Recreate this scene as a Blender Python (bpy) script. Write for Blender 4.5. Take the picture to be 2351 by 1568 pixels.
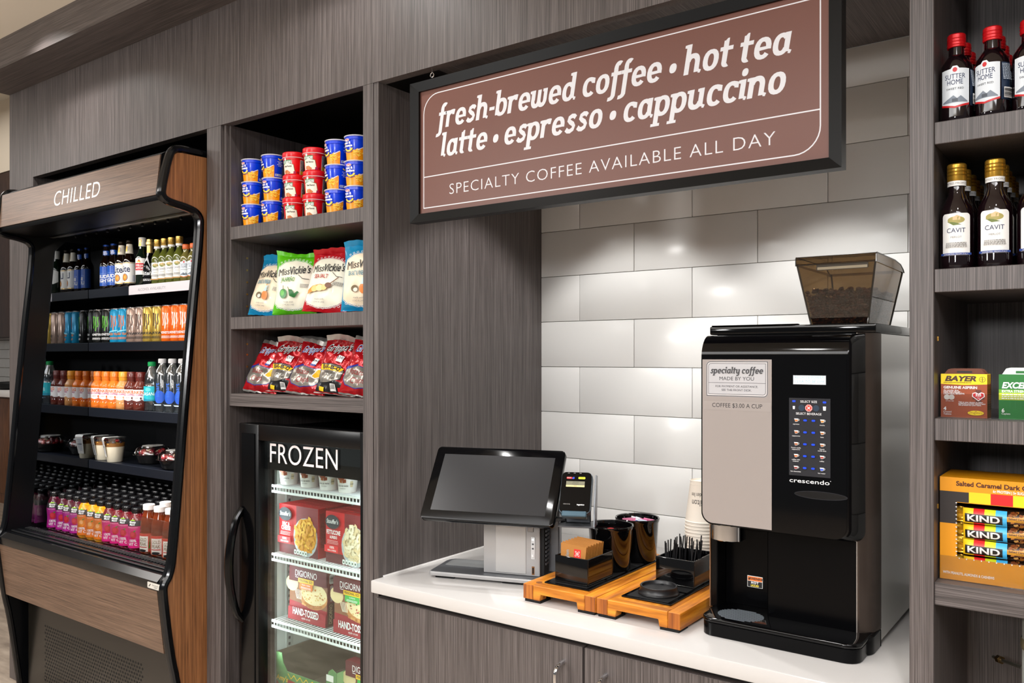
import bpy, bmesh, math, random
from mathutils import Vector, Matrix
from math import sin, cos, pi, radians as R
random.seed(7)
SC = bpy.context.scene
for o in list(bpy.data.objects):
    bpy.data.objects.remove(o)
COL = SC.collection
# ------------------------------------------------------------------ camera
H = 1.39                                   # eye height
YAW = 36.32
FPX = 1910.0
cam = bpy.data.cameras.new('camera')
cam.sensor_width = 36.0
cam.sensor_fit = 'HORIZONTAL'
cam.lens = 36.0 * FPX / 2351.0
cam.shift_y = 37.0 / 2351.0
cam.clip_start = 0.05
camo = bpy.data.objects.new('camera', cam)
COL.objects.link(camo)
camo.location = (0, 0, H)
camo.rotation_euler = (R(90), 0, R(YAW))
SC.camera = camo
# ------------------------------------------------------------------ colour management, world, lamps
SC.view_settings.view_transform = 'Standard'
SC.view_settings.look = 'None'
SC.view_settings.gamma = 1.0
SC.view_settings.exposure = 0.0
SC.view_settings.use_curve_mapping = False
SC.cycles.use_denoising = True
SC.cycles.max_bounces = 8
SC.cycles.transparent_max_bounces = 24
SC.cycles.sample_clamp_indirect = 6.0
SC.cycles.caustics_reflective = False
SC.cycles.caustics_refractive = False
wd = bpy.data.worlds.new('world')
SC.world = wd
wd.use_nodes = True
wd.node_tree.nodes['Background'].inputs[0].default_value = (1.0, 0.99, 0.98, 1)
wd.node_tree.nodes['Background'].inputs[1].default_value = 0.16

def lamp(kind, name, loc, energy, color=(1, 1, 1), size=.2, size_y=None, rot=(0, 0, 0), spot=None, blend=.5):
    l = bpy.data.lights.new(name, kind)
    l.energy = energy
    l.color = color
    if kind == 'AREA':
        l.size = size
        if size_y:
            l.shape = 'RECTANGLE'
            l.size_y = size_y
    else:
        l.shadow_soft_size = size
    if spot:
        l.spot_size = R(spot)
        l.spot_blend = blend
    o = bpy.data.objects.new(name, l)
    COL.objects.link(o)
    o.location = loc
    o.rotation_euler = tuple(R(a) for a in rot)
    return o

WARM = (1.0, 0.985, 0.965)
# ceiling lights of the lobby in front of the shelves
for lx, ly, e in ((-3.3, .75, 22), (-2.2, .55, 24), (-1.1, .25, 26), (.15, .35, 34)):
    lamp('SPOT', 'lobby_downlight', (lx, ly, 2.62), e * 2.1, WARM, .06, spot=125, blend=.9)
lamp('AREA', 'lobby_ceiling_panel', (-1.6, -1.2, 2.6), 100, (.98, .985, 1), 3.6, 1.6)
lamp('AREA', 'lobby_ceiling_panel', (.7, -.7, 2.6), 75, (.98, .97, 1), 1.6, 1.2)
lamp('AREA', 'lobby_ceiling_panel', (-5.4, .0, 2.6), 45, (1, .95, .9), 1.2, 1.6)
lamp('AREA', 'far_kitchen_panel', (-8.5, 2.4, 3.8), 30, (1, .98, .95), 2.0, 1.5)
lamp('SPOT', 'lobby_downlight', (-3.2, 1.30, 2.63), 20, WARM, .035, spot=140, blend=.6)
lamp('SPOT', 'lobby_downlight', (-1.75, 1.30, 2.63), 16, WARM, .035, spot=140, blend=.6)
# added fill lights behind the camera, no fixture: lift the ceiling and shelf fronts
lamp('POINT', 'lobby_fill', (-3.6, -1.6, 1.95), 125, (1, .985, .96), .16)
lamp('POINT', 'lobby_fill', (-.4, -2.0, 1.95), 105, (.99, .99, 1), .16)
# downlights in the coffee alcove ceiling, behind the sign
lamp('SPOT', 'alcove_downlight', (-1.27, 1.99, 2.235), 32, (1, .985, .965), .02, spot=88, blend=.3)
lamp('SPOT', 'alcove_downlight', (-.63, 1.99, 2.235), 32, (1, .985, .965), .02, spot=88, blend=.3)
# ------------------------------------------------------------------ helpers
def P(px, py, Y):                          # pixel of the photograph -> point on the plane at depth Y
    u = (px - 1175.5) / FPX
    s, c = sin(R(YAW)), cos(R(YAW))
    t = Y / (c + s * u)
    return Vector((t * (-s + c * u), Y, H + t * (821 - py) / FPX))
def PX(px, Y): return P(px, 821, Y).x
def PZ(px, py, Y): return P(px, py, Y).z

def lin(h):
    h = h.lstrip('#')
    v = [int(h[i:i + 2], 16) / 255 for i in (0, 2, 4)]
    return tuple(x / 12.92 if x <= .04045 else ((x + .055) / 1.055) ** 2.4 for x in v)
_M = {}
def M(h, rough=.5, metal=0.0, emit=0.0, coat=0.0, spec=.5):
    k = (h, rough, metal, emit, coat, spec)
    if k in _M: return _M[k]
    m = bpy.data.materials.new('paint_' + h.strip('#'))
    m.use_nodes = True
    b = m.node_tree.nodes['Principled BSDF']
    c = lin(h) + (1,)
    b.inputs['Base Color'].default_value = c
    b.inputs['Roughness'].default_value = rough
    b.inputs['Metallic'].default_value = metal
    b.inputs['Specular IOR Level'].default_value = spec
    b.inputs['Coat Weight'].default_value = coat
    if emit:
        b.inputs['Emission Color'].default_value = c
        b.inputs['Emission Strength'].default_value = emit
    _M[k] = m
    return m
def clear(name, tint='#ffffff', gloss=.12, rough=.03):
    m = bpy.data.materials.new(name)
    m.use_nodes = True
    nt = m.node_tree
    nt.nodes.clear()
    out = nt.nodes.new('ShaderNodeOutputMaterial')
    t = nt.nodes.new('ShaderNodeBsdfTransparent')
    t.inputs[0].default_value = lin(tint) + (1,)
    g = nt.nodes.new('ShaderNodeBsdfGlossy')
    g.inputs['Roughness'].default_value = rough
    f = nt.nodes.new('ShaderNodeLayerWeight')
    f.inputs[0].default_value = .5
    pw = nt.nodes.new('ShaderNodeMath')
    pw.operation = 'POWER'
    pw.inputs[1].default_value = 4.0
    a = nt.nodes.new('ShaderNodeMath')
    a.operation = 'MULTIPLY_ADD'
    a.inputs[1].default_value = .7
    a.inputs[2].default_value = gloss
    mx = nt.nodes.new('ShaderNodeMixShader')
    L = nt.links.new
    L(f.outputs['Facing'], pw.inputs[0]); L(pw.outputs[0], a.inputs[0]); L(a.outputs[0], mx.inputs[0])
    L(t.outputs[0], mx.inputs[1]); L(g.outputs[0], mx.inputs[2]); L(mx.outputs[0], out.inputs[0])
    return m
def wood(name, dark, mid, light, grain='z', fine=260., rough=.45, bump=.15, contrast=1.0):
    m = bpy.data.materials.new(name)
    m.use_nodes = True
    nt = m.node_tree
    b = nt.nodes['Principled BSDF']
    L = nt.links.new
    geo = nt.nodes.new('ShaderNodeNewGeometry')
    def noise(sc_long, sc_cross, det):
        mp = nt.nodes.new('ShaderNodeMapping')
        s = [sc_cross] * 3
        s['xyz'.index(grain)] = sc_long
        mp.inputs['Scale'].default_value = s
        n = nt.nodes.new('ShaderNodeTexNoise')
        n.inputs['Scale'].default_value = 1.0
        n.inputs['Detail'].default_value = det
        n.inputs['Roughness'].default_value = .6
        L(geo.outputs['Position'], mp.inputs[0]); L(mp.outputs[0], n.inputs[0])
        return n
    n1, n2 = noise(5.0, fine, 3.5), noise(.5, fine / 14, 2.0)
    add = nt.nodes.new('ShaderNodeMath'); add.operation = 'MULTIPLY_ADD'
    add.inputs[1].default_value = .86
    L(n1.outputs[0], add.inputs[0])
    m2 = nt.nodes.new('ShaderNodeMath'); m2.operation = 'MULTIPLY'
    m2.inputs[1].default_value = .14
    L(n2.outputs[0], m2.inputs[0]); L(m2.outputs[0], add.inputs[2])
    r = nt.nodes.new('ShaderNodeValToRGB')
    e = r.color_ramp.elements
    e[0].position = .5 - .17 / contrast; e[0].color = lin(dark) + (1,)
    e[1].position = .5 + .17 / contrast; e[1].color = lin(light) + (1,)
    k = e.new(.5); k.color = lin(mid) + (1,)
    L(add.outputs[0], r.inputs[0]); L(r.outputs[0], b.inputs['Base Color'])
    b.inputs['Roughness'].default_value = rough
    if bump:
        bp = nt.nodes.new('ShaderNodeBump')
        bp.inputs['Strength'].default_value = bump
        bp.inputs['Distance'].default_value = .001
        L(n1.outputs[0], bp.inputs['Height']); L(bp.outputs[0], b.inputs['Normal'])
    return m
WG = wood('grey_laminate', '#2a2624', '#504947', '#716967', 'z', 820.)
WGH = wood('grey_laminate_flat', '#2a2624', '#504947', '#716967', 'x', 820.)
WGY = wood('grey_laminate_deep', '#2a2624', '#504947', '#716967', 'y', 820.)
WB = wood('brown_panel', '#46352a', '#644d3d', '#7a614f', 'x', 420., .38)
WS = wood('brown_side', '#5a3a22', '#8d5c38', '#a87348', 'z', 380., .4)
PINE = wood('oiled_pine', '#8a4708', '#c07419', '#da942c', 'y', 60., .4, .1)
PINEX = wood('oiled_pine_cross', '#8a4708', '#c07419', '#da942c', 'x', 60., .4, .1)
PINEE = wood('oiled_pine_end', '#6d3508', '#9c5412', '#b56c20', 'z', 90., .5, .1)
FLOORM = wood('plank_floor', '#84776a', '#a29384', '#b8aa9a', 'x', 18., .35, 0)
BLK = M('#050506', .12, spec=.25)
BLKS = M('#070708', .3, spec=.3)
BLKM = M('#0c0c0d', .6, spec=.3)
CHROME = M('#d8d8da', .08, 1.0)
STEEL = M('#cfcdca', .26, .75)
WHITE = M('#f2f0ee', .45)
GLASS = clear('clear_glass', '#f4faf8', .07, .01)
ACRYL = clear('clear_acrylic', '#f4f4f4', .045, .02)
PET = clear('clear_plastic', '#e6f0f6', .30, .10)

class MB:
    def __init__(s):
        s.bm = bmesh.new(); s.mats = []
    def mi(s, m):
        if m not in s.mats: s.mats.append(m)
        return s.mats.index(m)
    def add(s, verts, faces, m, smooth=True):
        i = s.mi(m)
        vs = [s.bm.verts.new(v) for v in verts]
        out = []
        for f in faces:
            try: fc = s.bm.faces.new([vs[k] for k in f])
            except ValueError: continue
            fc.material_index = i; fc.smooth = smooth
            out.append(fc)
        return vs, out
    def box(s, x0, x1, y0, y1, z0, z1, m, bev=0, seg=2):
        V = [(x, y, z) for x in (x0, x1) for y in (y0, y1) for z in (z0, z1)]
        F = [(0, 1, 3, 2), (4, 6, 7, 5), (0, 4, 5, 1), (2, 3, 7, 6), (0, 2, 6, 4), (1, 5, 7, 3)]
        vs, fs = s.add(V, F, m)
        if bev:
            ed = {e for f in fs for e in f.edges}
            r = bmesh.ops.bevel(s.bm, geom=list(ed), offset=bev, segments=seg, affect='EDGES', profile=.5)
            for f in r['faces']: f.smooth = True; f.material_index = s.mi(m)
        return s
    def prism(s, pts, ax, lo, hi, m, bev=0, seg=2):
        def v(a, b, c):
            return {'x': (c, a, b), 'y': (a, c, b), 'z': (a, b, c)}[ax]
        n = len(pts)
        V = [v(a, b, lo) for a, b in pts] + [v(a, b, hi) for a, b in pts]
        F = [tuple(range(n))[::-1], tuple(range(n, 2 * n))] + [(i, (i + 1) % n, n + (i + 1) % n, n + i) for i in range(n)]
        vs, fs = s.add(V, F, m)
        bmesh.ops.recalc_face_normals(s.bm, faces=fs)
        if bev:
            ed = {e for f in fs for e in f.edges}
            r = bmesh.ops.bevel(s.bm, geom=list(ed), offset=bev, segments=seg, affect='EDGES', profile=.5)
            for f in r['faces']: f.smooth = True; f.material_index = s.mi(m)
        return s
    def lathe(s, prof, m, c=(0, 0, 0), n=20, caps=True):
        # prof: (r, z) or (r, z, material of the band that starts here)
        rings = []
        for p in prof:
            rings.append([s.bm.verts.new((c[0] + p[0] * cos(2 * pi * k / n), c[1] + p[0] * sin(2 * pi * k / n), c[2] + p[1])) for k in range(n)])
        cur = m
        for a in range(len(prof) - 1):
            if len(prof[a]) > 2: cur = prof[a][2]
            i = s.mi(cur)
            for k in range(n):
                f = s.bm.faces.new((rings[a][k], rings[a][(k + 1) % n], rings[a + 1][(k + 1) % n], rings[a + 1][k]))
                f.material_index = i; f.smooth = True
        if caps:
            f = s.bm.faces.new(rings[0][::-1]); f.material_index = s.mi(prof[0][2] if len(prof[0]) > 2 else m)
            f = s.bm.faces.new(rings[-1]); f.material_index = s.mi(cur)
        return s
    def tube(s, pts, r, m, n=8, closed=False):
        pts = [Vector(p) for p in pts]
        N = len(pts)
        rings = []
        up = Vector((0, 0, 1))
        for i, p in enumerate(pts):
            a = pts[i - 1] if (i or closed) else p
            b = pts[(i + 1) % N] if (i < N - 1 or closed) else p
            d = (b - a).normalized()
            if i == 0:
                up = d.orthogonal().normalized()
            else:
                up = (up - d * up.dot(d))
                up = up.normalized() if up.length > 1e-6 else d.orthogonal().normalized()
            q = d.cross(up)
            rr = r[i] if isinstance(r, (list, tuple)) else r
            rings.append([s.bm.verts.new(p + up * rr * cos(2 * pi * k / n) + q * rr * sin(2 * pi * k / n)) for k in range(n)])
        i = s.mi(m)
        for a in range(N if closed else N - 1):
            for k in range(n):
                f = s.bm.faces.new((rings[a][k], rings[a][(k + 1) % n], rings[(a + 1) % N][(k + 1) % n], rings[(a + 1) % N][k]))
                f.material_index = i; f.smooth = True
        if not closed:
            for rg in (rings[0][::-1], rings[-1]):
                f = s.bm.faces.new(rg); f.material_index = i
        return s
    def patch(s, f, nu, nv, m):                     # f(a, b), a and b in 0..1
        V = [f(i / nu, j / nv) for j in range(nv + 1) for i in range(nu + 1)]
        F = [(j * (nu + 1) + i, j * (nu + 1) + i + 1, (j + 1) * (nu + 1) + i + 1, (j + 1) * (nu + 1) + i) for j in range(nv) for i in range(nu)]
        s.add(V, F, m)
        return s
    def ball(s, c, rx, ry, rz, m, nu=10, nv=6, rot=None):
        V, F = [], []
        for j in range(nv + 1):
            th = pi * j / nv
            for i in range(nu):
                ph = 2 * pi * i / nu
                v = Vector((rx * sin(th) * cos(ph), ry * sin(th) * sin(ph), rz * cos(th)))
                if rot: v = rot @ v
                V.append(Vector(c) + v)
        for j in range(nv):
            for i in range(nu):
                F.append((j * nu + i, j * nu + (i + 1) % nu, (j + 1) * nu + (i + 1) % nu, (j + 1) * nu + i))
        vs, fs = s.add(V, F, m)
        bmesh.ops.remove_doubles(s.bm, verts=vs, dist=1e-7)
        return s
    def decal(s, f, items, du=None, dv=None, w0=.0002, dw=.00007):
        # flat artwork (2D) laid on a surface: f(u, v, w) -> point; du, dv = cut spacing where the surface curves
        for k, it in enumerate(items):
            V, F, m = art(it)
            if not F: continue
            bm = bmesh.new()
            vs = [bm.verts.new((x, y, 0)) for x, y in V]
            for fc in F:
                try: bm.faces.new([vs[i] for i in fc])
                except ValueError: pass
            for d, no, ix in ((du, (1, 0, 0), 0), (dv, (0, 1, 0), 1)):
                if not d: continue
                lo = min(v[ix] for v in V); hi = max(v[ix] for v in V)
                q = math.ceil(lo / d + 1e-6)
                while q * d < hi - 1e-6:
                    bmesh.ops.bisect_plane(bm, geom=bm.verts[:] + bm.edges[:] + bm.faces[:], plane_co=tuple(q * d * a for a in no), plane_no=no)
                    q += 1
            w = w0 + dw * k
            bm.verts.index_update()
            s.add([f(v.co.x, v.co.y, w) for v in bm.verts], [[v.index for v in fc.verts] for fc in bm.faces], m)
            bm.free()
        return s
    def xf(s, mat):
        bmesh.ops.transform(s.bm, matrix=mat, verts=s.bm.verts[:])
        return s
    def build(s, name, parent=None, loc=None, rot=None, off=None, ang=35, **tags):
        if off is not None:
            bmesh.ops.translate(s.bm, vec=-Vector(off), verts=s.bm.verts[:])
        me = bpy.data.meshes.new(name)
        s.bm.normal_update()
        s.bm.to_mesh(me); s.bm.free()
        for m in s.mats: me.materials.append(m)
        me.set_sharp_from_angle(angle=R(ang))
        o = bpy.data.objects.new(name, me)
        COL.objects.link(o)
        if parent: o.parent = parent
        if loc: o.location = loc
        if rot: o.rotation_euler = rot
        for k, v in tags.items(): o[k] = v
        return o

_T = {}
def text2d(st, bold=0, shear=0, sp=1.0):
    k = (st, bold, shear, sp)
    if k not in _T:
        cu = bpy.data.curves.new('lettering', 'FONT')
        cu.body = st; cu.size = 1; cu.offset = bold; cu.shear = shear; cu.resolution_u = 5 if len(st) < 9 else 3; cu.space_character = sp
        o = bpy.data.objects.new('lettering', cu)
        me = bpy.data.meshes.new_from_object(o)
        V = [(v.co.x, v.co.y) for v in me.vertices]
        F = [tuple(p.vertices) for p in me.polygons]
        bpy.data.objects.remove(o); bpy.data.curves.remove(cu); bpy.data.meshes.remove(me)
        _T[k] = (V, F)
    return _T[k]
def rrect(x0, y0, x1, y1, r, n=5):
    pts = []
    rr = r if isinstance(r, (list, tuple)) else [r] * 4          # bl, br, tr, tl
    for (cx, cy, a0), q in zip(((x0, y0, 180), (x1, y0, 270), (x1, y1, 0), (x0, y1, 90)), rr):
        sx = 1 if cx == x0 else -1; sy = 1 if cy == y0 else -1
        if q <= 0: pts.append((cx, cy)); continue
        for i in range(n + 1):
            a = R(a0 + 90 * i / n)
            pts.append((cx + sx * q + q * cos(a), cy + sy * q + q * sin(a)))
    return pts
def ring(pts, w):                                              # outline strip of a polygon, w inwards
    n = len(pts); out = []
    for i in range(n):
        a, b, c = Vector(pts[i - 1]), Vector(pts[i]), Vector(pts[(i + 1) % n])
        d1, d2 = (b - a).normalized(), (c - b).normalized()
        n1, n2 = Vector((-d1.y, d1.x)), Vector((-d2.y, d2.x))
        nn = (n1 + n2)
        nn = nn / max(.3, nn.dot(n1)) if nn.length > 1e-6 else n1
        out.append(tuple(b + nn * w))
    V = list(pts) + out
    return V, [(i, (i + 1) % n, n + (i + 1) % n, n + i) for i in range(n)]
def art(it):
    k = it[0]
    if k == 'r':
        _, x0, y0, x1, y1, m = it
        return [(x0, y0), (x1, y0), (x1, y1), (x0, y1)], [(0, 1, 2, 3)], m
    if k == 'e':
        _, cx, cy, rx, ry, m = it
        n = 20
        return [(cx + rx * cos(2 * pi * i / n), cy + ry * sin(2 * pi * i / n)) for i in range(n)], [tuple(range(n))], m
    if k == 'p': return list(it[1]), [tuple(range(len(it[1])))], it[2]
    if k == 'o': V, F = ring(it[1], it[2]); return V, F, it[3]
    if k == 'l':                                               # polyline with a width
        pts, w, m = [Vector(p) for p in it[1]], it[2], it[3]
        V, F = [], []
        for i, p in enumerate(pts):
            a, b = pts[max(0, i - 1)], pts[min(len(pts) - 1, i + 1)]
            d = (b - a).normalized(); q = Vector((-d.y, d.x)) * w / 2
            V += [tuple(p - q), tuple(p + q)]
            if i: F.append((2 * i - 2, 2 * i, 2 * i + 1, 2 * i - 1))
        return V, F, m
    if k == 't':                                               # ('t', text, x, y, height of capitals, material, options)
        _, st, x, y, h, m = it[:6]
        op = it[6] if len(it) > 6 else {}
        V, F = text2d(st, op.get('b', 0), op.get('sh', 0), op.get('sp', 1.0))
        if not V: return [], [], m
        lo, hi = min(v[0] for v in V), max(v[0] for v in V)
        sy = h / .69
        sx = sy * op.get('sx', 1)
        if 'fit' in op: sx = op['fit'] / (hi - lo)
        al = op.get('al', 'c')
        ox = {'c': -(lo + hi) / 2, 'l': -lo, 'r': -hi}[al]
        ro = R(op.get('ro', 0))
        out = []
        for a, b in V:
            a, b = (a + ox) * sx, b * sy
            out.append((x + a * cos(ro) - b * sin(ro), y + a * sin(ro) + b * cos(ro)))
        return out, F, m
def squiggle(x0, x1, y, n, h, m, seed=0):                      # rows of tiny print
    rnd = random.Random(seed)
    out = []
    for i in range(n):
        x = x0
        while x < x1 - h:
            w = rnd.uniform(1.2, 3.2) * h
            out.append(('r', x, y - i * h * 1.9 - h / 2, min(x + w, x1), y - i * h * 1.9 + h / 2, m))
            x += w + .6 * h
    return out
def bars(x0, x1, y0, y1, m, n=14, seed=1, vert=True):          # a bar code
    rnd = random.Random(seed)
    out = []
    for i in range(n):
        a = i / n; w = rnd.uniform(.25, .75) / n
        if vert: out.append(('r', x0 + (x1 - x0) * a, y0, x0 + (x1 - x0) * (a + w), y1, m))
        else: out.append(('r', x0, y0 + (y1 - y0) * a, x1, y0 + (y1 - y0) * (a + w), m))
    return out
def flat(y): return lambda u, v, w: (u, y - w, v)              # on a face that looks to -y
def cyl(r, r2=None, z0=0, z1=1):
    def f(u, v, w):
        q = r if r2 is None else r + (r2 - r) * (v - z0) / (z1 - z0)
        a = u / r
        return ((q + w) * sin(a), -(q + w) * cos(a), v)
    return f
ORD = ['first', 'second', 'third', 'fourth', 'fifth', 'sixth', 'seventh', 'eighth', 'ninth', 'tenth', 'eleventh', 'twelfth', 'thirteenth', 'fourteenth', 'fifteenth', 'sixteenth']
def thing(name, label, cat, loc=(0, 0, 0), rz=0, group=None, rot=None):
    o = bpy.data.objects.new(name, None)
    o.empty_display_size = .02
    COL.objects.link(o)
    o.location = loc
    o.rotation_euler = rot if rot else (0, 0, rz)
    tag(o, label, cat, group)
    return o
def tag(o, label, cat, group=None):
    o['label'] = label; o['category'] = cat
    if group: o['group'] = group
    return o
def dup(root, loc, rz=0, label=None, rot=None):
    r = root.copy(); COL.objects.link(r)
    r.location = loc; r.rotation_euler = rot if rot else (0, 0, rz)
    if label: r['label'] = label
    for ch in list(root.children):
        c = ch.copy(); COL.objects.link(c); c.parent = r
        for g in list(ch.children):
            d = g.copy(); COL.objects.link(d); d.parent = c
    return r
def struct(mb, name, label=None):
    o = mb.build(name)
    o['kind'] = 'structure'
    if label: o['label'] = label
    return o
# ------------------------------------------------------------------ the setting
YF = 1.62                                  # front plane of the millwork
XL, XC0, XC1 = -3.901, -3.682, -2.4446     # end of the millwork, chilled niche
XS0, XS1 = -2.3553, -1.7064                # frozen bay
XA0, XA1 = -1.6482, -.3093                 # coffee niche
XR0 = -.2690                               # right-hand shelves start here
YB = 2.416                                 # tiled back of the coffee niche
ZH = 2.147                                 # underside of the header
def tiles_x(mb, x0, x1, zs, y, pitch, start):
    pass
struct(MB().box(-12, 4, -4, 7, -.05, 0, FLOORM), 'floor')
CEILM = M('#e9e2d4', .8)
struct(MB().box(-3.94, 3, -4, 1.46, 2.647, 2.72, CEILM), 'ceiling')
struct(MB().box(-12, -3.92, -4, 7, 3.9, 3.95, CEILM).box(-3.94, -3.90, -4, 7, 2.72, 3.95, CEILM), 'ceiling_lobby')
SEAM = M('#26211e', .6)
hd = MB().box(XL, 2.2, YF, YF + .03, ZH, 2.53, WG)
struct(hd, 'trim_1')
struct(MB().box(XL, 2.2, YF + .03, 2.45, 2.28, 2.53, M('#14120f', .7)), 'light_block')  # added dark filler: blocks light leaking in above the niches
struct(MB().box(XL, 2.2, 1.449, 2.45, 2.53, 2.647, WGH), 'trim_2')
struct(MB().box(XL, XC0, YF + .0305, 2.42, 0.0, 2.28, WG).box(XL, XC0, YF, YF + .0305, 0.0, ZH, WG), 'wall_left')
struct(MB().box(XC0, XA0, 2.42, 2.45, 0, 2.28, M('#0c0b0a', .7)), 'wall_rear')
# coffee niche: wood ceiling, tiled back and tiled right side
struct(MB().box(XA0, XA1, YF + .03, YB, 2.249, 2.275, WGY), 'ceiling_niche')
TILE = M('#d9d8d5', .22, spec=.4)
GROUT = M('#a7a39d', .8)
tb = MB()
tb.box(XA0, XA1, YB + .006, YB + .03, .74, 2.25, GROUT)
ZR = [1.5144 + .1564 * k for k in range(-5, 6)]
for j in range(len(ZR) - 1):
    z0, z1 = ZR[j] + .0009, ZR[j + 1] - .0009
    z1 = min(z1, 2.249)
    x = -1.4909 - .4097 * 2 + (.2075 if (j % 2 == 0) else 0)
    while x < XA1:
        a, b = max(x + .0009, XA0), min(x + .4097 - .0009, XA1)
        if b - a > .004: tb.box(a, b, YB, YB + .008, max(z0, .76), z1, TILE, .0013, 2)
        x += .4097
struct(tb, 'wall_back')
tr = MB()
for j in range(len(ZR) - 1):
    y = YB - .006 - .4097 * 3 + (.2 if j % 2 else 0)
    while y < YB - .01:
        a, b = max(y + .0009, YF + .09), min(y + .4097 - .0009, YB - .006)
        if b - a > .004: tr.box(XA1 - .009, XA1, a, b, max(ZR[j] + .0009, .787), min(ZR[j + 1] - .0009, 2.249), TILE, .0012, 2)
        y += .4097
struct(tr, 'wall_right')
# far end of the lobby, seen past the end of the millwork
struct(MB().box(-12, -6.2, 4.09, 4.12, 0, 3.9, M('#cbbba6', .8)), 'wall_far')
tf = MB()
for j in range(5):
    for i in range(14):
        x = -11.5 + .2 * i + (.1 if j % 2 else 0)
        tf.box(x + .002, x + .198, 4.06, 4.085, 1.08 + .1 * j + .002, 1.08 + .1 * j + .098, TILE, .002, 1)
struct(tf, 'wall_far_tiles')
DKW = wood('dark_cabinet', '#2a1a14', '#3d281f', '#4a3226', 'z', 60., .4, 0)
BRW = wood('brown_cabinet', '#4a2d1a', '#6b4226', '#7d5230', 'z', 60., .4, 0)
o = thing('wall_cabinet', 'dark brown wall cabinet above the far white tiles at left edge', 'cabinet', (-9, 3.6, 1.56))
MB().box(-12, -6.4, 3.62, 4.06, 1.58, 3.2, DKW).build('body', o, off=(-9, 3.6, 1.56))
md = MB()
for i in range(9): md.box(-11.9 + i * .6, -11.31 + i * .6, 3.6, 3.62, 1.59, 3.19, DKW, .003)
md.build('door', o, off=(-9, 3.6, 1.56))
struct(MB().box(-12, -6.4, 3.6, 4.1, 3.2, 3.9, M('#d8cab6', .8)), 'wall_far_soffit')
o = thing('bar_cabinet', 'reddish brown base cabinet under the far white counter at left edge', 'cabinet', (-9, 3.5, 0))
MB().box(-12, -6.4, 3.52, 4.08, 0, 1.02, BRW).build('body', o, off=(-9, 3.5, 0))
md = MB()
for i in range(9): md.box(-11.9 + i * .6, -11.31 + i * .6, 3.5, 3.52, .1, 1.0, BRW, .003)
md.build('door', o, off=(-9, 3.5, 0))
tag(MB().box(-12, -6.4, 3.46, 4.07, 1.02, 1.075, WHITE, .004).build('bar_counter'), 'white counter slab on the far brown base cabinet at left edge', 'counter')
c = P(8, 885, 3.62)
tag(MB().lathe([(.12, 0), (.15, .02), (.16, .06), (.15, .075), (.05, .08)], BLKM).build('serving_bowl', None, (c.x, 3.72, 1.075)), 'low black bowl on the far white counter at left edge', 'bowl')

# ------------------------------------------------------------------ millwork units
o = thing('divider_panel', 'grey laminate upright panel between chilled case and frozen bay', 'panel', (-2.40, YF, 0))
MB().box(XC1, -2.368, YF, 2.42, 0, ZH, WG, .0012, 1).build('panel', o, off=(-2.40, YF, 0))
MB().box(-2.366, XS0, YF + .012, 2.42, 0, ZH, WG).build('filler_strip', o, off=(-2.40, YF, 0))
tag(MB().box(XS1, -1.6665, YF, 2.42, 0, ZH, WG, .0012, 1).box(-1.6655, XA0, YF + .003, 2.42, 0, ZH, WG).build('divider_panel'), 'grey laminate upright panel between frozen bay and coffee counter', 'panel')
tag(MB().box(XA1 + .0004, XR0, YF, 2.42, 0, ZH, WG, .0012, 1).build('divider_panel'), 'grey laminate upright panel to the right of the coffee machine', 'panel')
# shelves of the frozen bay
o = thing('shelving_unit', 'grey laminate three-shelf niche above the upright freezer', 'shelf', (-2.03, 1.7, 1.233))
of = (-2.03, 1.7, 1.233)
pn = MB().box(XS0, -2.345, 1.643, 2.40, 1.233, ZH, WG)
for z in (1.36, 1.40, 1.435, 1.322, 1.60, 1.64, 1.68, 1.72, 1.56):
    pn.lathe([(.0035, 0), (.0035, .0012)], M('#c99a55', .3, .8))
    vs = pn.bm.verts[-14 * 0 - 40:]
    bmesh.ops.transform(pn.bm, matrix=Matrix.Translation((-2.345, 1.705, z)) @ Matrix.Rotation(R(90), 4, 'Y'), verts=vs)
pn.build('side_panel', o, off=of)
MB().box(-2.345, XS1, 2.05, 2.07, 1.233, ZH, WG).build('back_panel', o, off=of)
for z0, z1, mm in ((1.774, 1.815, WG), (1.482, 1.521, WG), (1.233, 1.273, WGH)):
    MB().box(-2.345, XS1, 1.641, 2.05, z0, z1, mm, .001, 1).build('shelf', o, off=of)
# right-hand shelves
o = thing('shelving_unit', 'grey laminate shelves of wine, medicine and bars at right edge', 'shelf', (.1, 1.8, 0))
of = (.1, 1.8, 0)
MB().box(XR0, .9, 2.012, 2.03, 0, 2.28, WG).build('back_panel', o, off=of)
MB().box(.9, .94, YF, 2.03, 0, ZH, WG).build('side_panel', o, off=of)
for z0, z1, mm in ((1.766, 1.805, WG), (1.505, 1.546, WG), (1.244, 1.283, WG), (.954, .994, WGH)):
    MB().box(XR0, .9, YF + .004, 2.012, z0, z1, mm, .001, 1).build('shelf', o, off=of)
pn = MB()
for z in (1.42, 1.12): pn.box(XR0, XR0 + .002, 1.652, 1.656, z, z + .008, M('#b98a3c', .3, .8))
pn.build('shelf_pin', o, off=of)
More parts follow.
